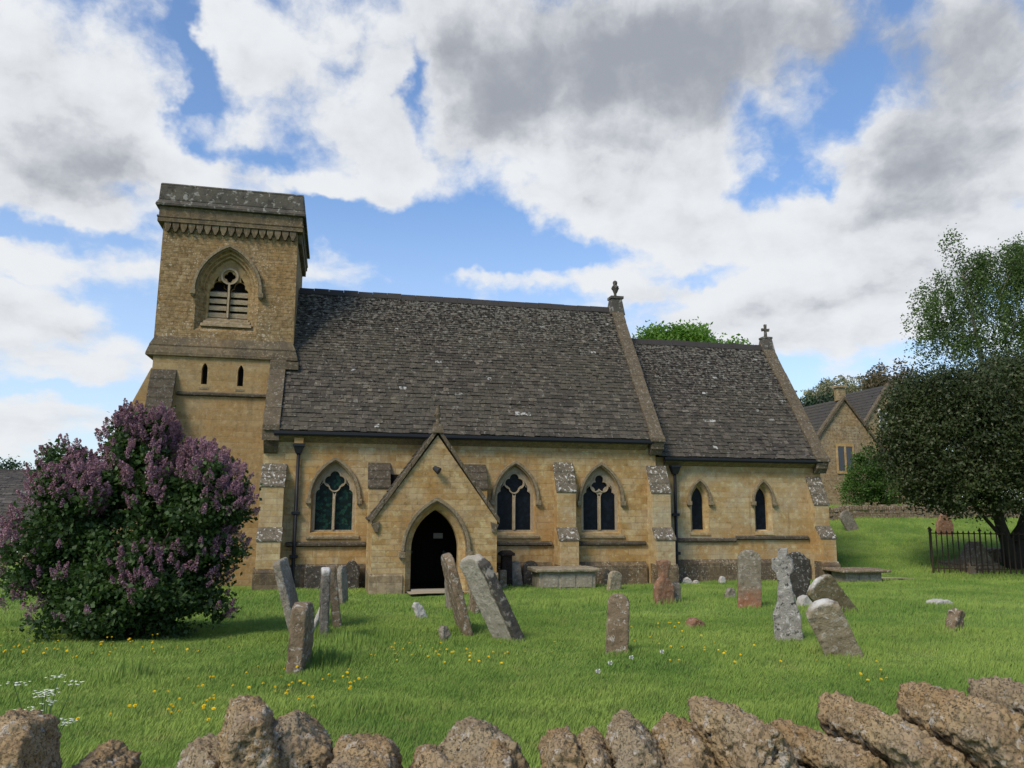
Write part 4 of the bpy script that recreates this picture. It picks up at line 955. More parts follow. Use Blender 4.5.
headstone(7.42, -7.3, 8, .3, .42, .16, 0, 0, 'flat', 'grey', 'low grey block just behind the waisted red memorial', 'stone', 'stone_block')
headstone(6.17, -13.9, -32, .38, 1.24, .13, -3, 0, 'cross', 'mott', 'white and black lichened stone cross standing in the lawn', 'cross', 'stone_cross', amp=.03, voxel=.016)
for x, y, yaw, w_, h, t, lx, mat, lb, cat in [
 (1.62, -9.9, 20, .18, .34, .09, -30, 'chip', 'white broken stump leaning in the grass before the porch step', 'stone'),
 (1.63, -12.8, 30, .15, .25, .1, -22, 'grey', 'small grey stump low in the grass below the leaning gravestones', 'stone'),
 (9.15, -13.5, 20, .24, .34, .16, 14, 'brown', 'small reddish stump on its own at the right of the lawn', 'stone'),
 (5.57, -12.2, 10, .26, .15, .18, 20, 'redall', 'low brown stone lying in the grass right of the middle', 'stone'),
 (12.6, -9.2, 0, .42, .09, .3, 0, 'chip', 'flat white stone lying in the grass at the right', 'stone'),
 (10.9, -.55, -20, .32, .2, .12, -35, 'chip', 'white broken piece of stone at the foot of the chancel downpipe', 'stone'),
 (11.25, -.4, 0, .18, .12, .12, 0, 'chip', 'small white pebble beside the broken piece by the downpipe', 'stone'),
 (9.41, -6.1, 0, .24, .24, .15, 0, 'grey', 'knobbly grey stone in the grass left of the tall red footed gravestone', 'stone'),
 (12.2, -.3, 0, .2, .2, .15, 0, 'chip', 'white stone at the middle of the chancel foot', 'stone'),
 (9.62, -8.9, 0, .3, .22, .2, 0, 'chip', 'white block lying against the foot of the black slate headstone', 'stone')]:
    headstone(x, y, yaw, w_, h, t, lx, 0, 'lump', mat, lb, cat, 'broken_stone', amp=.05, voxel=.016)

# dark capped pillar by the porch
t = thing('memorial_pillar', 'dark brown pillar with a flat cap against the church wall by the porch', 'memorial', (5.16, -.35, G(5.16, -.35)))
mb = MB(); mb.hexa([(-.17, -.14, -.2), (.17, -.14, -.2), (.17, .14, -.2), (-.17, .14, -.2)], [(-.15, -.12, .9), (.15, -.12, .9), (.15, .12, .9), (-.15, .12, .9)]); mb.build('shaft', SM['darkb'], t, bevel=.015, at_world=False)
mb = MB(); mb.box(-.23, .23, -.19, .19, .9, .98); mb.hexa([(-.21, -.17, .981), (.21, -.17, .981), (.21, .17, .981), (-.21, .17, .981)], [(-.12, -.1, 1.05), (.12, -.1, 1.05), (.12, .1, 1.05), (-.12, .1, 1.05)]); mb.build('cap', SM['darkb'], t, bevel=.015, at_world=False)
# table tombs
def table_tomb(x, y, yaw, L, W_, H, label, bmat, smat, slabt=.1, ov=.12):
    t = thing('table_tomb', label, 'tomb', (x, y, G(x, y)), (0, 0, R(yaw)))
    mb = MB(); mb.box(-L / 2, L / 2, -W_ / 2, W_ / 2, -.2, H - slabt - .002)
    o = mb.build('tomb_chest', SM[bmat], t, bevel=.012, at_world=False)
    for k in range(3):       # raised panels on the long side
        x0 = -L / 2 + .09 + k * (L - .12) / 3; mb = MB(); mb.box(x0, x0 + (L - .12) / 3 - .07, -W_ / 2 - .022, -W_ / 2 + .01, .05, H - slabt - .06); mb.build('panel', SM[bmat], o, bevel=.012, at_world=False)
    mb = MB(); mb.box(-L / 2 - ov, L / 2 + ov, -W_ / 2 - ov, W_ / 2 + ov, H - slabt, H)
    worn(mb.build('ledger_slab', SM[smat], t, at_world=False), .03, .03)
    return t
table_tomb(6.62, -1.45, 2, 1.68, .75, .58, 'long pale table tomb with a worn slab lid below the nave windows', 'light', 'tan')
table_tomb(16.55, -1.0, -3, 1.25, .8, .40, 'low broad slab tomb at the chancel corner', 'pale', 'brown', .09, .22)

# railed tomb on the right under the dark tree
t = thing('coped_tomb', 'gable ended stone tomb inside the iron railings', 'tomb', (22.45, .55, G(22.45, .55) - .05))
mb = MB(); mb.prism([(-.52, .28), (.52, .28), (.42, .46), (.03, 1.02), (-.42, .46)], 'y', -.40, .25); worn(mb.build('coped_stone', SM['brown'], t, at_world=False), .04, .04)
mb = MB(); mb.box(-.68, .68, -.55, 1.0, -.2, .19); mb.box(-.62, .62, -.5, .95, .192, .279); mb.build('tomb_base', SM['brown'], t, bevel=.02, at_world=False)
mb = MB(); mb.box(-1.1, 1.1, -.35, .35, -.2, .32); mb.box(-1.2, 1.2, -.42, .42, .321, .42); o = mb.build('ledger_tomb', SM['brown'], bevel=.02); o.location = (24.3, 1.3, G(24.3, 1.3)); tag(o, 'low grey ledger tomb behind the railings under the dark tree', 'tomb')

rl = thing('iron_railing', 'rusty black iron railing round the tomb under the dark tree', 'railing', (20.75, .55, G(20.75, .55)))
fx0, fy0 = 20.75, .55; fx1, fy1 = 25.6, -1.6; fl = math.hypot(fx1 - fx0, fy1 - fy0)
def rail_side(ax, ay, bx, by, first=True):
    L = math.hypot(bx - ax, by - ay); ux, uy = (bx - ax) / L, (by - ay) / L; z0 = .27
    for z in (z0 + .16, z0 + 1.37): mb = MB(); mb.tube([(ax, ay, z), (bx, by, z)], .018, 6); part(mb, 'rail', M['rust_iron'], rl)
    n_ = int(L / .175)
    for k in range(n_ + 1):
        if k == 0 and not first: continue
        x, y = ax + ux * L * k / n_, ay + uy * L * k / n_; post = k % 9 == 0
        mb = MB(); r_ = .032 if post else .022; h = 1.54 if post else 1.44
        mb.tube([(x, y, z0 - .2), (x, y, z0 + h - .09)], r_, 6)
        mb.lathe([(r_ * .8, 0), (r_ * 2.2, .035), (r_ * 1.2, .08), (.003, .14)], (x, y, z0 + h - .10), 6)
        part(mb, 'standard' if post else 'bar', M['rust_iron'], rl)
rail_side(fx0, fy0, fx1, fy1); rail_side(fx0, fy0, fx0 + 1.42, fy0 + 1.75, False)
mb = MB(); 
mb.hexa([(fx0 - .1, fy0 - .12, 0), (fx1, fy1 - .12, 0), (fx1 + .05, fy1 + .12, 0), (fx0 + .05, fy0 + .12, 0)], [(fx0 - .1, fy0 - .12, .22), (fx1, fy1 - .12, .26), (fx1 + .05, fy1 + .12, .26), (fx0 + .05, fy0 + .12, .22)])
part(mb, 'kerb_stone', SM['pale'], rl, bevel=.02)

# ------------------------------------------------------------------ foliage
def leaf_quads(P, size, up=.3, flat=None, aspect=.55):
    n = len(P)
    nrm = RNG.normal(size=(n, 3)); nrm[:, 2] += up; nrm /= np.linalg.norm(nrm, axis=1)[:, None]
    t = RNG.normal(size=(n, 3)); t -= (t * nrm).sum(1)[:, None] * nrm; t /= np.linalg.norm(t, axis=1)[:, None]
    b = np.cross(nrm, t); s_ = (size * RNG.uniform(.6, 1.3, n))[:, None]
    return np.stack([P - t * s_ * .5, P + b * s_ * aspect * .5 - t * s_ * .05, P + t * s_ * .55, P - b * s_ * aspect * .5 - t * s_ * .05], 1)
def cloud_points(blobs, nclump, nleaf, cr_, shell=.55):
    """leaf positions in clumps spread through ellipsoid blobs (x, y, z, rx, ry, rz)"""
    B = np.array(blobs, float); vol = (B[:, 3] * B[:, 4] * B[:, 5]) ** .8; pk = RNG.choice(len(B), nclump, p=vol / vol.sum())
    d = RNG.normal(size=(nclump, 3)); d /= np.linalg.norm(d, axis=1)[:, None]
    r = RNG.uniform(0, 1, nclump) ** (1 / 3.) * (1 - shell) + shell * RNG.uniform(.75, 1.06, nclump)
    C = B[pk, :3] + d * r[:, None] * B[pk, 3:6]
    k = RNG.integers(0, nclump, nclump * nleaf)
    P = C[k] + RNG.normal(size=(len(k), 3)) * cr_ * np.array([1, 1, .8])
    return P, C
def tree(name, label, cat, base, blobs, mat, bark, nclump, nleaf, cr_, size, trunk_r, trunk_path=None, limbs=7, group=None, shell=.5, hang=0.):
    t = thing(name, label, cat, base, group=group)
    base = Vector(base)
    P, C = cloud_points(blobs, nclump, nleaf, cr_, shell)
    if hang:      # weeping twigs: leaves slide down below their clump
        P[:, 2] -= np.abs(RNG.normal(size=len(P))) * hang
    np_mesh('crown', leaf_quads(P, size), 4, mat, t)
    mb = MB(); B = np.array(blobs); top = Vector(B[:, :3].mean(0))
    tp = [Vector(p) for p in trunk_path] if trunk_path else [base - Vector((0, 0, .3)), base + (top - base) * .35, base + (top - base) * .7, top]
    mb.tube(tp, [trunk_r * (1 - .75 * i / (len(tp) - 1)) for i in range(len(tp))], 10)
    for k in range(limbs):
        s_ = tp[1 + k % (len(tp) - 1)].lerp(tp[min(len(tp) - 1, 1 + k % (len(tp) - 1))], .5); q = Vector(C[RNG.integers(0, len(C))])
        mid = s_.lerp(q, .5) + Vector((0, 0, -.1 * (q - s_).length))
        mb.tube([s_, mid, q], [trunk_r * .26, trunk_r * .15, trunk_r * .05], 6)
    part(mb, 'trunk', bark, t, smooth=True)
    return t

LIL0 = [(-2.42, -11.1, 2.65, .30, .5, .35), (-3.2, -11.0, 2.85, .35, .5, .4), (-2.94, -10.87, 1.65, 1.45, 1.2, 1.0), (-3.85, -11.06, 2.2, 0.62, 0.8, 0.74), (-1.98, -11.23, 2.4, 0.52, 0.8, 0.78), (-2.93, -10.93, 3.15, 0.42, 0.6, 0.55), (-3.52, -11.02, 2.72, 0.45, 0.6, 0.38), (-1.86, -11.25, 3.0, 0.28, 0.4, 0.28), (-3.07, -11.27, 1.12, 0.8, 1.0, 0.6), (-2.27, -11.27, 1.24, 0.7, 0.9, 0.54), (-1.55, -11.34, 2.5, 0.16, 0.3, 0.3), (-3.1, -11.04, 3.55, 0.2, 0.25, 0.22), (-4.22, -10.99, 1.65, 0.36, 0.5, 0.46), (-1.75, -11.07, 1.8, 0.42, 0.5, 0.45), (-3.53, -11.25, 0.98, 0.5, 0.6, 0.42), (-2.66, -11.05, 3.55, 0.2, 0.25, 0.25), (-3.85, -10.97, 2.95, 0.22, 0.25, 0.14)]
LIL = []
for b in LIL0:      # break each mass into uneven sprays so that the outline is ragged
    LIL.append((b[0], b[1], b[2], b[3] * .86, b[4] * .86, b[5] * .86))
    for k in range(int(5 + 5 * b[3])):
        d = Vector((random.gauss(0, 1), random.gauss(0, 1), random.gauss(.25, 1))).normalized(); q = random.uniform(.78, 1.16); r_ = random.uniform(.09, .22)
        LIL.append((b[0] + d.x * b[3] * q, b[1] + d.y * b[4] * q, b[2] + d.z * b[5] * q, r_, r_, r_ * random.uniform(.9, 1.6)))
def lilac():
    bx, by = -2.9, -11.0; gzz = G(bx, by)
    t = thing('lilac_bush', 'big round lilac bush covered in purple blossom at the left of the lawn', 'bush', (bx, by, gzz))
    P, C = cloud_points(LIL, 1450, 50, .09, .45)
    P = P[P[:, 2] > gzz + .03]
    np_mesh('leaves', leaf_quads(P, .07, .5, aspect=.75), 4, M['lilac_leaf'], t)
    mb = MB()
    for k in range(16):
        a_ = RNG.uniform(0, 6.28); q = Vector(C[RNG.integers(0, len(C))]); s_ = Vector((bx + .25 * math.cos(a_), by + .25 * math.sin(a_), gzz - .1))
        mb.tube([s_, s_.lerp(q, .5) + Vector((0, 0, .15)), q], [.04, .025, .008], 6)
    part(mb, 'stems', M['bark'], t, smooth=True)
    # blossom: pointed panicles of small florets near the outside
    B = np.array(LIL)
    meshes = []
    for q in range(4):
        n = 110; u = RNG.uniform(0, 1, n); an = RNG.uniform(0, 6.28, n); rad = (.052 * (1 - u) ** .7 + .008) * RNG.uniform(.5, 1.1, n)
        Pp = np.stack([np.cos(an) * rad, np.sin(an) * rad, u * .19 - .03], -1)
        V = leaf_quads(Pp, .026, .4, aspect=.9)
        me = bpy.data.meshes.new('blossom'); me.vertices.add(n * 4); me.vertices.foreach_set('co', V.astype(np.float32).ravel())
        me.loops.add(n * 4); me.loops.foreach_set('vertex_index', np.arange(n * 4, dtype=np.int32)); me.polygons.add(n); me.polygons.foreach_set('loop_start', np.arange(0, n * 4, 4, dtype=np.int32)); me.update(calc_edges=True)
        me.materials.append(M['lilac_bloom']); meshes.append((me, V))
    pos = []
    tries = 0
    while len(pos) < 1600 and tries < 200000:
        tries += 1
        b = B[RNG.integers(0, len(B))]; d = RNG.normal(size=3); d /= np.linalg.norm(d)
        if d[2] < -.45: continue
        p = b[:3] + d * (b[3:6] * RNG.uniform(.98, 1.12) + .05)
        ins_ = (((p - B[:, :3]) / (B[:, 3:6] * .93)) ** 2).sum(1).min()
        hgt = (p[2] - gzz) / 3.3
        if ins_ < 1.05 or p[2] < gzz + .3 or RNG.uniform() > .10 + 1.0 * max(0, hgt): continue
        if p[1] > -10.2 and RNG.uniform() < .7: continue
        pos.append((p, d))
    pos.sort(key=lambda q: q[0][1])
    rest = []
    for i, (p, d) in enumerate(pos):
        dirv = Vector((d[0] * .7, d[1] * .7, max(.25, d[2]) + .45)).normalized(); rq = dirv.to_track_quat('Z', 'Y').to_matrix() @ Matrix.Rotation(random.uniform(0, 6), 3, 'Z'); sc = random.uniform(.5, 1.0)
        me, V = meshes[i % 4]
        if i < 95:
            o = bpy.data.objects.new('blossom', me); COL.objects.link(o); o.parent = t; o.location = Vector(p) - t.location; o.rotation_euler = rq.to_euler(); o.scale = (sc, sc, sc)
        else: rest.append((V.reshape(-1, 3) @ np.array(rq).T * sc + p).reshape(-1, 4, 3))
    o = np_mesh('blossom_mass', np.concatenate(rest), 4, M['lilac_bloom'], t); o['kind'] = 'stuff'
lilac()

# dark round tree on the right
bz = G(23.7, .2)
tree('holly_tree', 'broad dark evergreen tree with a low round crown over the railings', 'tree', (23.7, .2, bz),
     [(21.9, -.6, 5.1, 3.0, 2.7, 2.3), (20.0, -.4, 4.6, 1.5, 1.8, 1.7), (24.6, -.8, 5.3, 2.8, 2.6, 2.5), (20.6, -.5, 6.2, 1.8, 1.7, 1.1), (21.6, -.9, 3.2, 2.4, 1.8, .9), (19.7, -.4, 5.6, .9, 1., .9), (19.9, -.4, 3.4, .9, 1, .7), (23.6, -.8, 7.0, 2.0, 1.6, .9), (25.9, -.9, 4.4, 2., 2, 1.6)],
     M['holly'], M['bark'], 2600, 62, .23, .115, .30, [(23.75, .2, bz - .3), (23.55, .15, bz + .9), (23.0, -.05, bz + 2.0), (22.0, -.3, 4.4)], 10, shell=.45)
mb = MB(); mb.tube([(23.85, .2, bz - .3), (24.0, .15, bz + .6), (24.4, .0, bz + 1.9), (25.0, -.4, 4.6)], [.36, .30, .22, .1], 10)
o = [q for q in bpy.data.objects if q.name.startswith('holly_tree')][0]
part(mb, 'trunk', M['bark'], o, smooth=True)
bz = G(32.4, 9.5)
tree('birch_tree', 'tall loose birch with weeping twigs behind the dark evergreen', 'tree', (32.4, 9.5, bz),
     [(32.2, 9.6, 12.8, 2.0, 1.8, 2.2), (30.4, 10., 13.9, 1.0, 1.2, .9), (29.4, 10.1, 12.7, .9, 1., 1.1), (30.6, 10, 11.2, 1.1, 1.2, 1.0), (33.6, 9.4, 15.2, 1.4, 1.5, 1.2), (31.2, 9.9, 16.6, .5, .6, .8), (29.2, 10.1, 11.2, .5, .8, .6), (35.2, 9, 13.6, 1.9, 1.6, 2.0), (34.4, 9.2, 11.0, 2.0, 1.6, 1.4), (32.2, 9.7, 15.4, .8, 1, 1.0), (35.2, 9.3, 16.0, 1.2, 1.2, 1.0)],
     M['birch'], M['pale_bark'], 400, 105, .16, .135, .17, [(32.4, 9.5, bz - .3), (32.3, 9.5, 7), (32.0, 9.6, 11.5), (31.6, 9.8, 14.6)], 16, shell=.2, hang=.85)
bz = G(20.9, 19.8)
tree('sycamore_tree', 'bright spring green tree rising behind the chancel roof', 'tree', (20.9, 19.8, bz),
     [(20.6, 19.8, 10.9, 2.6, 2.4, 2.4), (18.8, 20, 11.0, 1.4, 1.4, 2.1), (22.6, 19.6, 10.7, 1.7, 1.6, 2.1), (20.2, 19.8, 12.6, .9, .9, 1.1), (21.6, 19.8, 12.3, .9, .9, 1.0), (18.5, 20, 12.4, .8, .8, .9), (23.6, 19.4, 11.2, 1., 1, 1.4)],
     M['spring'], M['bark'], 420, 60, .3, .24, .25, shell=.4)
bz = G(27.1, 12.3)
tree('leafy_shrub', 'rounded mid green shrub between the cottage gable and the dark tree', 'shrub', (27.1, 12.3, bz),
     [(27.2, 12.3, 4.0, 1.1, 1.1, 1.2), (26.6, 12.4, 3.3, .8, .9, .9), (28.4, 12., 3.6, 1.2, 1.1, 1.3), (27.3, 12.3, 5.0, .6, .7, .7), (28.7, 12, 4.9, .8, .8, .7)],
     M['hedge'], M['bark'], 380, 45, .16, .12, .08, shell=.5)
for lab, nm, mt, x, y, z, r_, rz, n_, lf in [
    ('pale olive round topped tree beyond the cottages', 'ash_tree', 'olive', 52.8, 50.2, 14.6, 3.3, 2.0, 260, .30),
    ('brownish budding tree beyond the cottages beside the evergreen', 'oak_tree', 'brownleaf', 47.9, 36., 13.0, 2.2, 2.4, 260, .28),
    ('dark conifer top left of the cottage chimney', 'conifer_tree', 'conifer', 34.9, 29.1, 9.6, .8, 1.4, 90, .2),
    ('second dark conifer close against the cottage roof', 'conifer_tree', 'conifer', 36.4, 28.8, 9.9, .7, 1.2, 90, .2),
    ('small tree tip above the slate hall at the far left', 'fir_tree', 'conifer', -22.4, 37.6, 4.0, 1.5, 1.4, 90, .22)]:
    bz = G(x, y)
    tree(nm, lab, 'tree', (x, y, bz), [(x, y, z, r_, r_, rz), (x + r_ * .6, y, z - rz * .3, r_ * .7, r_ * .7, rz * .8), (x - r_ * .7, y, z - rz * .35, r_ * .6, r_ * .7, rz * .8), (x, y, z - rz * .9, r_ * 1.1, r_, rz)], M[mt], M['bark'], n_, 40, .28, lf, .2, limbs=9, shell=.35)

# ------------------------------------------------------------------ cottages and hall
def gable_house(name, label, x, y, half, zw, zr, depth, wmat, chim=None, wins=(), ground=None):
    """gable end facing the churchyard at y, ridge running back; zw = eaves, zr = apex"""
    g = G(x, y); t = thing(name, label, 'house', (x, y, g))
    mb = MB(); mb.poly([(x - half, y, g - .5), (x + half, y, g - .5), (x + half, y, zw), (x, y, zr), (x - half, y, zw)])
    for s_ in (-1, 1): mb.poly([(x + s_ * half, y, g - .5), (x + s_ * half, y + depth, g - .5), (x + s_ * half, y + depth, zw), (x + s_ * half, y, zw)])
    mb.poly([(x - half, y + depth, g - .5), (x + half, y + depth, g - .5), (x + half, y + depth, zw), (x, y + depth, zr), (x - half, y + depth, zw)])
    part(mb, 'wall', wmat, t)
    sl_ = (zr - zw) / half; mb = MB()
    for s_ in (-1, 1):
        n_ = 16
        for k in range(n_):
            f0, f1 = k / n_, (k + 1) / n_; x0 = x + s_ * (half + .2) * (1 - f0); x1 = x + s_ * (half + .2) * (1 - f1); z0 = zr + .08 - sl_ * (half + .2) * (1 - f0); z1 = zr + .08 - sl_ * (half + .2) * (1 - f1)
            mb.hexa([(x0, y - .06, z0), (x0, y + depth, z0), (x1, y + depth, z1 - .03), (x1, y - .06, z1 - .03)], [(x0, y - .06, z0 + .05), (x0, y + depth, z0 + .05), (x1, y + depth, z1), (x1, y - .06, z1)])
    rf = part(mb, 'roof', M['far_slate'], t)
    mb = MB()
    for s_ in (-1, 1): mb.prism([(x, zr + .02), (x + s_ * (half + .16), zr + .02 - sl_ * (half + .16)), (x + s_ * (half + .16), zr + .22 - sl_ * (half + .16)), (x, zr + .22)], 'y', y - .14, y + .2)
    part(mb, 'verge', M['coping'], rf)
    for c in (chim or []):
        cx_, cy_, cw, c0, c1 = c; mb = MB(); mb.box(cx_ - cw, cx_ + cw, cy_ - cw, cy_ + cw, c0, c1); mb.box(cx_ - cw - .08, cx_ + cw + .08, cy_ - cw - .08, cy_ + cw + .08, c1 + .001, c1 + .14); part(mb, 'chimney', wmat, rf)
    for (wx, wz, ww, wh, lights, white) in wins:
        mb = MB(); mb.box(wx - ww / 2 - .1, wx + ww / 2 + .1, y - .06, y + .02, wz - wh / 2 - .16, wz - wh / 2); mb.box(wx - ww / 2 - .1, wx - ww / 2, y - .05, y + .02, wz - wh / 2 + .001, wz + wh / 2); mb.box(wx + ww / 2, wx + ww / 2 + .1, y - .05, y + .02, wz - wh / 2 + .001, wz + wh / 2); mb.box(wx - ww / 2 - .1, wx + ww / 2 + .1, y - .05, y + .02, wz + wh / 2 + .001, wz + wh / 2 + .16)
        for k in range(1, lights): xx = wx - ww / 2 + ww * k / lights; mb.box(xx - .06, xx + .06, y - .045, y + .02, wz - wh / 2 + .001, wz + wh / 2)
        o = part(mb, 'window', M['white_paint'] if white else M['dress'], t)
        mb = MB(); mb.box(wx - ww / 2, wx + ww / 2, y - .018, y - .006, wz - wh / 2, wz + wh / 2); part(mb, 'pane', M['house_glass'], o)
    return t
gable_house('stone_cottage', 'stone cottage with a steep gable and a two light window beyond the chancel', 28.75, 16.2, 2.5, 5.6, 8.7, 9, M['brubble'], [(28.75, 16.5, .22, 8.7, 9.45)], [(28.65, 5.3, .95, 1.4, 2, False)])
gable_house('cream_house', 'taller cream gabled house behind the stone cottage', 38.2, 24.3, 2.6, 7.6, 11.1, 11, M['brubble'], None, [(37.9, 8.7, 1.1, 1.1, 2, True)])
gable_house('distant_cottage', 'distant cottage of which only a chimney shows past the chancel roof', 38.4, 36, 2.6, 8.2, 11.2, 8, M['brubble'], [(38.0, 36.6, .45, 10.2, 12.3)])
# slate roofed hall at the far left
g = G(-14, 18)
hall = thing('village_hall', 'long low hall with a grey slate roof and white windows at the far left', 'building', (-14, 18, g))
mb = MB(); X0, X1, Y0, Y1 = -26, -7.6, 16.8, 22.5
mb.box(X0, X1, Y0, Y1, g - .6, 1.55)
for x in (X0, X1): mb.poly([(x, Y0, 1.55), (x, Y1, 1.55), (x, (Y0 + Y1) / 2, 3.98)])
part(mb, 'wall', M['brubble'], hall)
hr = roof('roof', X0 - .2, X1 + .2, 0, (Y0 - .25, 1.45), ((Y0 + Y1) / 2, 4.05), M['far_slate'], .24, .14, .4, .28, parent=hall)
ridge_cap(X0 - .2, X1 + .2, (Y0 + Y1) / 2, 4.03, hr, M['ridge_tile'])
for x in (-17.2, -14.35, -11.6):
    mb = MB(); mb.box(x - .6, x + .6, Y0 - .06, Y0 + .02, .25, .33); mb.box(x - .6, x + .6, Y0 - .06, Y0 + .02, 1.25, 1.33)
    for k in range(4): xx = x - .56 + k * .373; mb.box(xx - .035, xx + .035, Y0 - .055, Y0 + .02, .331, 1.249)
    o = part(mb, 'window', M['white_paint'], hall)
    mb = MB(); mb.box(x - .55, x + .55, Y0 - .02, Y0 - .004, .3, 1.27); part(mb, 'pane', M['house_glass'], o)

# ------------------------------------------------------------------ dry stone walls
def rock_mat(name, base, alt, pit=1.):
    mt, n = newmat(name); co = objco(n)
    c = n.mix(n.ramp(n.noise(co, 7, 5, .6), [(.38, 0.), (.62, 1.)]), base, alt)
    c = n.mix(n.ramp(n.noise(n.vec('ADD', co, (4, 4, 4)), 3.5, 3), [(.55, 0.), (.7, .4)]), c, (.30, .26, .21))
    fine = n.noise(co, 90, 5, .7)
    c = n.mix(n.math('MULTIPLY', fine, .45), c, (.09, .065, .045))
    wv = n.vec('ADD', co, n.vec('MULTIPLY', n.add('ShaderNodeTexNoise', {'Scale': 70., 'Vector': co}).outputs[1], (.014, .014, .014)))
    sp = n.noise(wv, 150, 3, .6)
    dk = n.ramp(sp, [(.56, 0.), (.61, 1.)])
    c = n.mix(n.math('MULTIPLY', dk, n.ramp(n.noise(co, 11, 3), [(.38, .15), (.62, .75)])), c, (.055, .042, .030))  # shade in the pits is put into the colour, matching the bump
    big = n.ramp(n.noise(wv, 17, 4, .6), [(.60, 0.), (.66, 1.)])
    c = n.mix(n.math('MULTIPLY', big, .85), c, (.025, .023, .022))
    gl = n.ramp(n.noise(n.vec('ADD', wv, (6, 1, 8)), 9, 5, .65), [(.5, 0.), (.62, 1.)])
    c = n.mix(n.math('MULTIPLY', gl, .4), c, (.21, .18, .12))
    wt = n.ramp(n.noise(n.vec('ADD', wv, (2, 7, 1)), 24, 4, .65), [(.58, 0.), (.64, 1.)])
    c = n.mix(n.math('MULTIPLY', wt, .6), c, (.44, .41, .36))
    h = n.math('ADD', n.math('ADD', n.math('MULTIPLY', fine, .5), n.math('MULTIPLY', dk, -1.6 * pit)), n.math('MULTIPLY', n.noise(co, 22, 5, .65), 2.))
    finish(n, c, .95, h, .9, .006, .12); return mt
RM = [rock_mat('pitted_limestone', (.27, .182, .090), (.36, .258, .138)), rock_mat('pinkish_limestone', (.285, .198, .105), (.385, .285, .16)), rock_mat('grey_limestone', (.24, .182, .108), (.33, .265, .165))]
tx_r = bpy.data.textures.new('rock_lumps', 'CLOUDS'); tx_r.noise_scale = .035; tx_r.noise_depth = 6
tx_p = bpy.data.textures.new('rock_pits', 'VORONOI'); tx_p.noise_scale = .013
fw_ = thing('dry_stone_wall', 'rough dry stone wall with jagged upright coping stones along the front', 'wall', (.4, -21.95, G(.4, -21.95)))
def coping_stone(x, y, ztop, wd, hgt, dep, lean, yaw, mat, shape='block', seed=0):
    rr = random.Random(seed); mb = MB(); a_ = wd / 2
    if shape == 'slab':  pts = [(-a_, -hgt), (a_, -hgt), (a_ * 1.02, -hgt * .45), (a_ * .72, -.10 * hgt), (a_ * .1, 0), (-a_ * .35, -.06 * hgt), (-a_ * .9, -hgt * .42)]
    elif shape == 'tall': pts = [(-a_ * 1.05, -hgt), (a_ * 1.1, -hgt), (a_ * .92, -.3 * hgt), (a_ * .55, -.06 * hgt), (-.1 * a_, 0), (-a_ * .62, -.03 * hgt), (-a_ * .8, -.3 * hgt)]
    elif shape == 'wedge': pts = [(-a_, -hgt), (a_ * 1.3, -hgt), (a_ * 1.05, -hgt * .5), (a_ * .6, -hgt * .18), (-a_ * .45, 0), (-a_ * .9, -.07 * hgt), (-a_ * 1.05, -hgt * .4)]
    elif shape == 'slim': hgt = .62; dep *= 1.15; pts = [(-a_, -hgt), (a_, -hgt), (a_ * rr.uniform(.9, 1.), -.12), (a_ * rr.uniform(.6, .8), -.025), (a_ * rr.uniform(-.2, .2), 0), (-a_ * .75, -.02), (-a_ * 1., -.1)]
    else: pts = [(-a_, -hgt), (a_, -hgt), (a_ * rr.uniform(.9, 1.05), -hgt * .4), (a_ * rr.uniform(.55, .85), -hgt * rr.uniform(.03, .12)), (a_ * rr.uniform(-.1, .2), 0), (-a_ * rr.uniform(.55, .85), -hgt * rr.uniform(.03, .14)), (-a_ * rr.uniform(.9, 1.05), -hgt * .45)]
    mb.prism(pts, 'y', -dep / 2, dep / 2)
    me = mb.mesh('coping_stone'); bm = bmesh.new(); bm.from_mesh(me)
    for q in range(11):      # knock flat fracture faces off the block
        nv = Vector((rr.gauss(0, 1), rr.gauss(-.35, 1), rr.gauss(.35, .8))).normalized()
        far = max(v.co.dot(nv) for v in bm.verts); cut = far - rr.uniform(.06, .22) * min(wd, .2)
        bmesh.ops.bisect_plane(bm, geom=bm.verts[:] + bm.edges[:] + bm.faces[:], plane_co=nv * cut, plane_no=nv, clear_outer=True)
        ed = [e_ for e_ in bm.edges if e_.is_boundary]
        if ed: bmesh.ops.holes_fill(bm, edges=ed)
    bm.to_mesh(me); bm.free()
    o = link_mesh('coping_stone', me, mat, fw_, at_world=False); o.location = Vector((x, y, ztop)) - fw_.location
    o.rotation_euler = (R(rr.uniform(-8, 4)), R(lean), R(yaw))
    r = o.modifiers.new('rough_mesh', 'REMESH'); r.mode = 'VOXEL'; r.voxel_size = .0055; r.use_smooth_shade = True
    d = o.modifiers.new('lumps', 'DISPLACE'); d.texture = tx_r; d.strength = .026; d.mid_level = .5; d.texture_coords = 'GLOBAL'
    d = o.modifiers.new('pits', 'DISPLACE'); d.texture = tx_p; d.strength = .018; d.mid_level = .4; d.texture_coords = 'LOCAL'
    return o
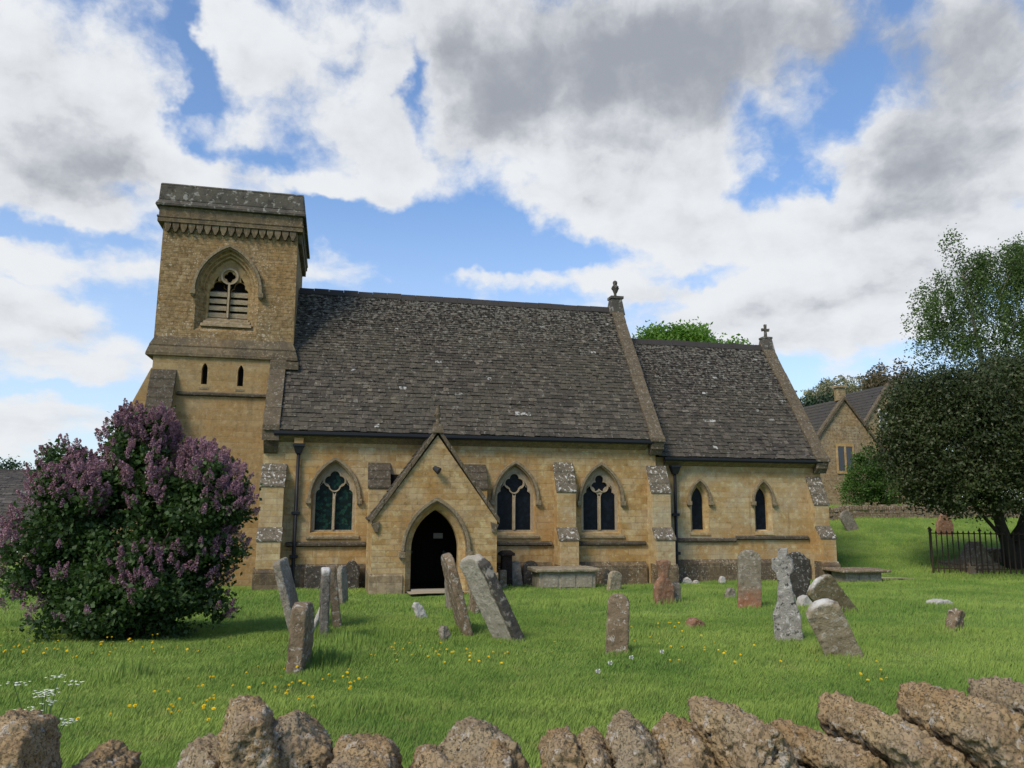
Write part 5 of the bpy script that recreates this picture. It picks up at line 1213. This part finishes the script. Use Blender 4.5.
ST = [(-0.777, -21.669, 1.97, 0.187, 0, 'block'), (-0.581, -21.587, 1.832, 0.181, 0, 'block'), (-0.309, -21.706, 1.873, 0.15, -8, 'block'), (-0.175, -21.812, 2.012, 0.15, 2, 'tall'), (-0.027, -21.751, 1.954, 0.205, 12, 'wedge'), (0.116, -21.882, 1.922, 0.20, 8, 'block'), (0.266, -21.89, 1.892, 0.101, 0, 'block'), (0.409, -21.822, 1.918, 0.27, 4, 'slab'), (0.425, -21.948, 1.905, 0.08, 0, 'block'), (0.567, -21.964, 1.932, 0.119, -18, 'block'), (0.662, -21.984, 1.928, 0.13, -8, 'block'), (0.745, -22.029, 1.961, 0.145, -14, 'block'), (0.852, -22.084, 1.963, 0.15, -8, 'block'), (0.961, -22.117, 2.02, 0.15, -16, 'tall'), (1.085, -22.12, 1.895, .085, -26, 'slim'), (1.165, -22.16, 1.95, .10, -36, 'slim'), (1.265, -22.26, 2.01, .12, -38, 'slim'), (1.41, -22.34, 2.055, .13, -40, 'slim'), (1.57, -22.40, 2.085, .13, -40, 'slim'), (1.74, -22.47, 2.07, .13, -38, 'slim'), (1.9, -22.5, 2.05, .13, -36, 'slim'), (-.95, -21.62, 1.9, .17, 4, 'block'), (-1.12, -21.6, 1.88, .16, 0, 'block'), (1.80, -22.5, 2.05, .16, -30, 'block')]
for k in range(13): ST.append((-1.32 - k * .19, -21.56 + k * .03, 1.86 + random.uniform(-.04, .06), random.uniform(.13, .2), random.uniform(-14, 8), random.choice(('block', 'tall', 'wedge'))))
for k in range(9): ST.append((2.06 + k * .17, -22.55 - k * .05, 2.06 + random.uniform(-.03, .05), .13, random.uniform(-40, -28), 'slim'))
for i, (x, y, z, wd, ln, shp) in enumerate(ST):
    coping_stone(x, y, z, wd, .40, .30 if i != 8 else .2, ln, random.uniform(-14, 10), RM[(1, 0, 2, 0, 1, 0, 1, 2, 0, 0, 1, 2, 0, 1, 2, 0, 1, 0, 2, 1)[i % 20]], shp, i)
mb = MB()       # the wall under its coping, laid in flat courses
for row in range(5):
    z1 = 1.62 - row * .11; x = -4.0 - random.uniform(0, .2)
    while x < 3.6:
        L = random.uniform(.18, .42); yy = -21.72 - (max(-.9, x) + .3) * .30; j = random.uniform(-.02, .02)
        zt = z1 + .06 * max(0, min(2, x))
        mb.hexa([(x, yy - .2 + j, zt - .105), (x + L - .012, yy - .2 + j - L * .3, zt - .105), (x + L - .012, yy + .2 - L * .3, zt - .105), (x, yy + .2, zt - .105)], [(x, yy - .2 + j, zt - .008), (x + L - .012, yy - .2 + j - L * .3, zt - .008), (x + L - .012, yy + .2 - L * .3, zt - .008), (x, yy + .2, zt - .008)])
        x += L
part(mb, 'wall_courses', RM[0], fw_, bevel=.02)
# boundary wall on top of the bank
bw = thing('boundary_wall', 'low grey dry stone wall at the top of the bank beyond the chancel', 'wall', (25, 10.2, G(25, 10.2)))
v, f = [], []
mb = MB()
for row in range(3):
    x = 19.
    while x < 36:
        L = random.uniform(.2, .5); g0 = G(x, 10.2) + row * .17; h = .16 if row < 2 else random.uniform(.14, .28)
        if row == 2: L = random.uniform(.1, .18)
        j = random.uniform(-.04, .04); mb.box(x, x + L - .02, 10. + j, 10.4 + j, g0 - (.3 if row == 0 else 0), g0 + h)
        x += L
part(mb, 'wall_courses', SM['brown'], bw, bevel=.02)

# ------------------------------------------------------------------ wild flowers
M['yellow'] = plain('yellow_petals', (.78, .56, .01), .6, .1)
M['stalk'] = plain('flower_stalk', (.07, .13, .03), .7, .2)
M['fluff'] = plain('dandelion_fluff', (.62, .64, .60), .9, .1)
M['parsley'] = plain('white_umbels', (.66, .69, .58), .9, .1)
def flower_mesh(name, kind):
    mb = MB(); h = .13
    mb.tube([(0, 0, -.02), (.006, .004, h * .5), (0, 0, h)], .0022, 5)
    nst = len(mb.f)
    if kind == 'yellow':
        for ring, (r_, z) in enumerate(((.021, 0), (.014, .005), (.007, .008))):
            for k in range(10):
                a_ = 2 * math.pi * (k + ring * .5) / 10; w_ = .35
                mb.poly([(0, 0, h + z - .003), (r_ * math.cos(a_ - w_), r_ * math.sin(a_ - w_), h + z + .003), (r_ * 1.12 * math.cos(a_), r_ * 1.12 * math.sin(a_), h + z + .002), (r_ * math.cos(a_ + w_), r_ * math.sin(a_ + w_), h + z + .003)])
    else:
        for k in range(110):
            u = RNG.normal(size=3); u /= np.linalg.norm(u); u = Vector(u) * .024; s_ = Vector(RNG.normal(size=3)) * .006
            mb.poly([(u.x * .2, u.y * .2, h + u.z * .2), (u.x + s_.x, u.y + s_.y, h + u.z + s_.z), (u.x - s_.y, u.y + s_.z, h + u.z + s_.x)])
    me = mb.mesh(name, fix=False); me.materials.append(M['stalk']); me.materials.append(M['yellow'] if kind == 'yellow' else M['fluff'])
    for i, p in enumerate(me.polygons): p.material_index = 0 if i < nst else 1
    return me
FY, FW = flower_mesh('buttercup', 'yellow'), flower_mesh('dandelion_clock', 'white')
FL = [(-3.6, -12.95, 27, .45, .2, 'yellow flower in the patch at the left edge of the lawn'), (-2.62, -12.4, 16, .28, .16, 'yellow flower in the tuft under the front of the lilac bush'),
      (-2.75, -13.4, 24, .8, .4, 'yellow flower in the scattered row before the lilac bush'), (-1.05, -17.2, 15, .24, .2, 'yellow flower near the front wall at lower left'),
      (-.45, -16.2, 45, .5, .5, 'yellow flower in the drift in front of the thick brown gravestone'), (1.25, -14.7, 39, .5, .4, 'yellow flower in the drift in front of the large leaning slabs'),
      (4.95, -12.5, 14, .34, .3, 'yellow flower in the grass behind the middle gravestone'), (4.1, -15.2, 21, .8, .8, 'yellow flower in the open grass right of the middle'), (4.85, -17.3, 6, .16, .2, 'yellow flower near the right hand coping stones')]
for cx_, cy_, n_, sx, sy, lab in FL:
    for k in range(n_):
        x, y = cx_ + random.gauss(0, sx), cy_ + random.gauss(0, sy)
        o = bpy.data.objects.new('buttercup', FY); COL.objects.link(o); o.location = (x, y, G(x, y)); o.rotation_euler = (random.uniform(-.1, .7), random.uniform(-.3, .3), random.uniform(-.5, .5)); q = random.uniform(.42, .72); o.scale = (q, q, random.uniform(.6, 1.2))
        tag(o, lab, 'flower', lab.replace('yellow flower', 'yellow flowers', 1))
for x, y, lab in [(2.65, -16.17, 'nearest white dandelion clock in the middle of the grass'), (2.96, -15.66, 'white dandelion clock just behind the nearest one'), (3.75, -15.2, 'white dandelion clock right of the small middle gravestone'), (3.3, -15.4, 'small white dandelion clock between the other three')]:
    o = bpy.data.objects.new('dandelion_clock', FW); COL.objects.link(o); o.location = (x, y, G(x, y)); o.scale = (.75, .75, .8); tag(o, lab, 'flower')
# tall yellow poppies growing out of the wall, and a white umbel plant
for k, (dx, dy, h, lab) in enumerate([(0, 0, 1.0, 'lower yellow poppy among the coping stones'), (.008, .03, 1.22, 'upper yellow poppy among the coping stones'), (.09, .05, 1.0, 'yellow poppy half hidden by the slanting coping stones')]):
    o = bpy.data.objects.new('poppy', FY); COL.objects.link(o); o.location = (1.385 + dx, -21.62 + dy, 1.60); o.scale = (.75, .75, h); o.rotation_euler = (.5, 0, k); tag(o, lab, 'flower')
mb = MB(); nst = 0
for k in range(16):
    a_ = random.uniform(0, 6.28); r_ = random.uniform(.02, .16); h = random.uniform(.35, .62); p = Vector((r_ * math.cos(a_), r_ * math.sin(a_), h))
    mb.tube([(0, 0, -.05), (p.x * .4, p.y * .4, h * .6), tuple(p)], [.005, .004, .002], 5)
nst = len(mb.f); tips = [mb.v[i * 15 + 12] for i in range(16)]
for tp in tips:
    for q in range(14):
        u = Vector((random.gauss(0, .028), random.gauss(0, .028), random.gauss(.004, .006))) + Vector(tp); s_ = .009
        mb.poly([u + Vector((s_, 0, .002)), u + Vector((0, s_, 0)), u + Vector((-s_, 0, .002)), u + Vector((0, -s_, 0))])
me = mb.mesh('cow_parsley', fix=False); me.materials.append(M['stalk']); me.materials.append(M['parsley'])
for i, p in enumerate(me.polygons): p.material_index = 0 if i < nst else 1
o = link_mesh('cow_parsley', me); o.location = (-1.50, -19.0, G(-1.5, -19)); tag(o, 'white umbel plant behind the left end of the front wall', 'plant')
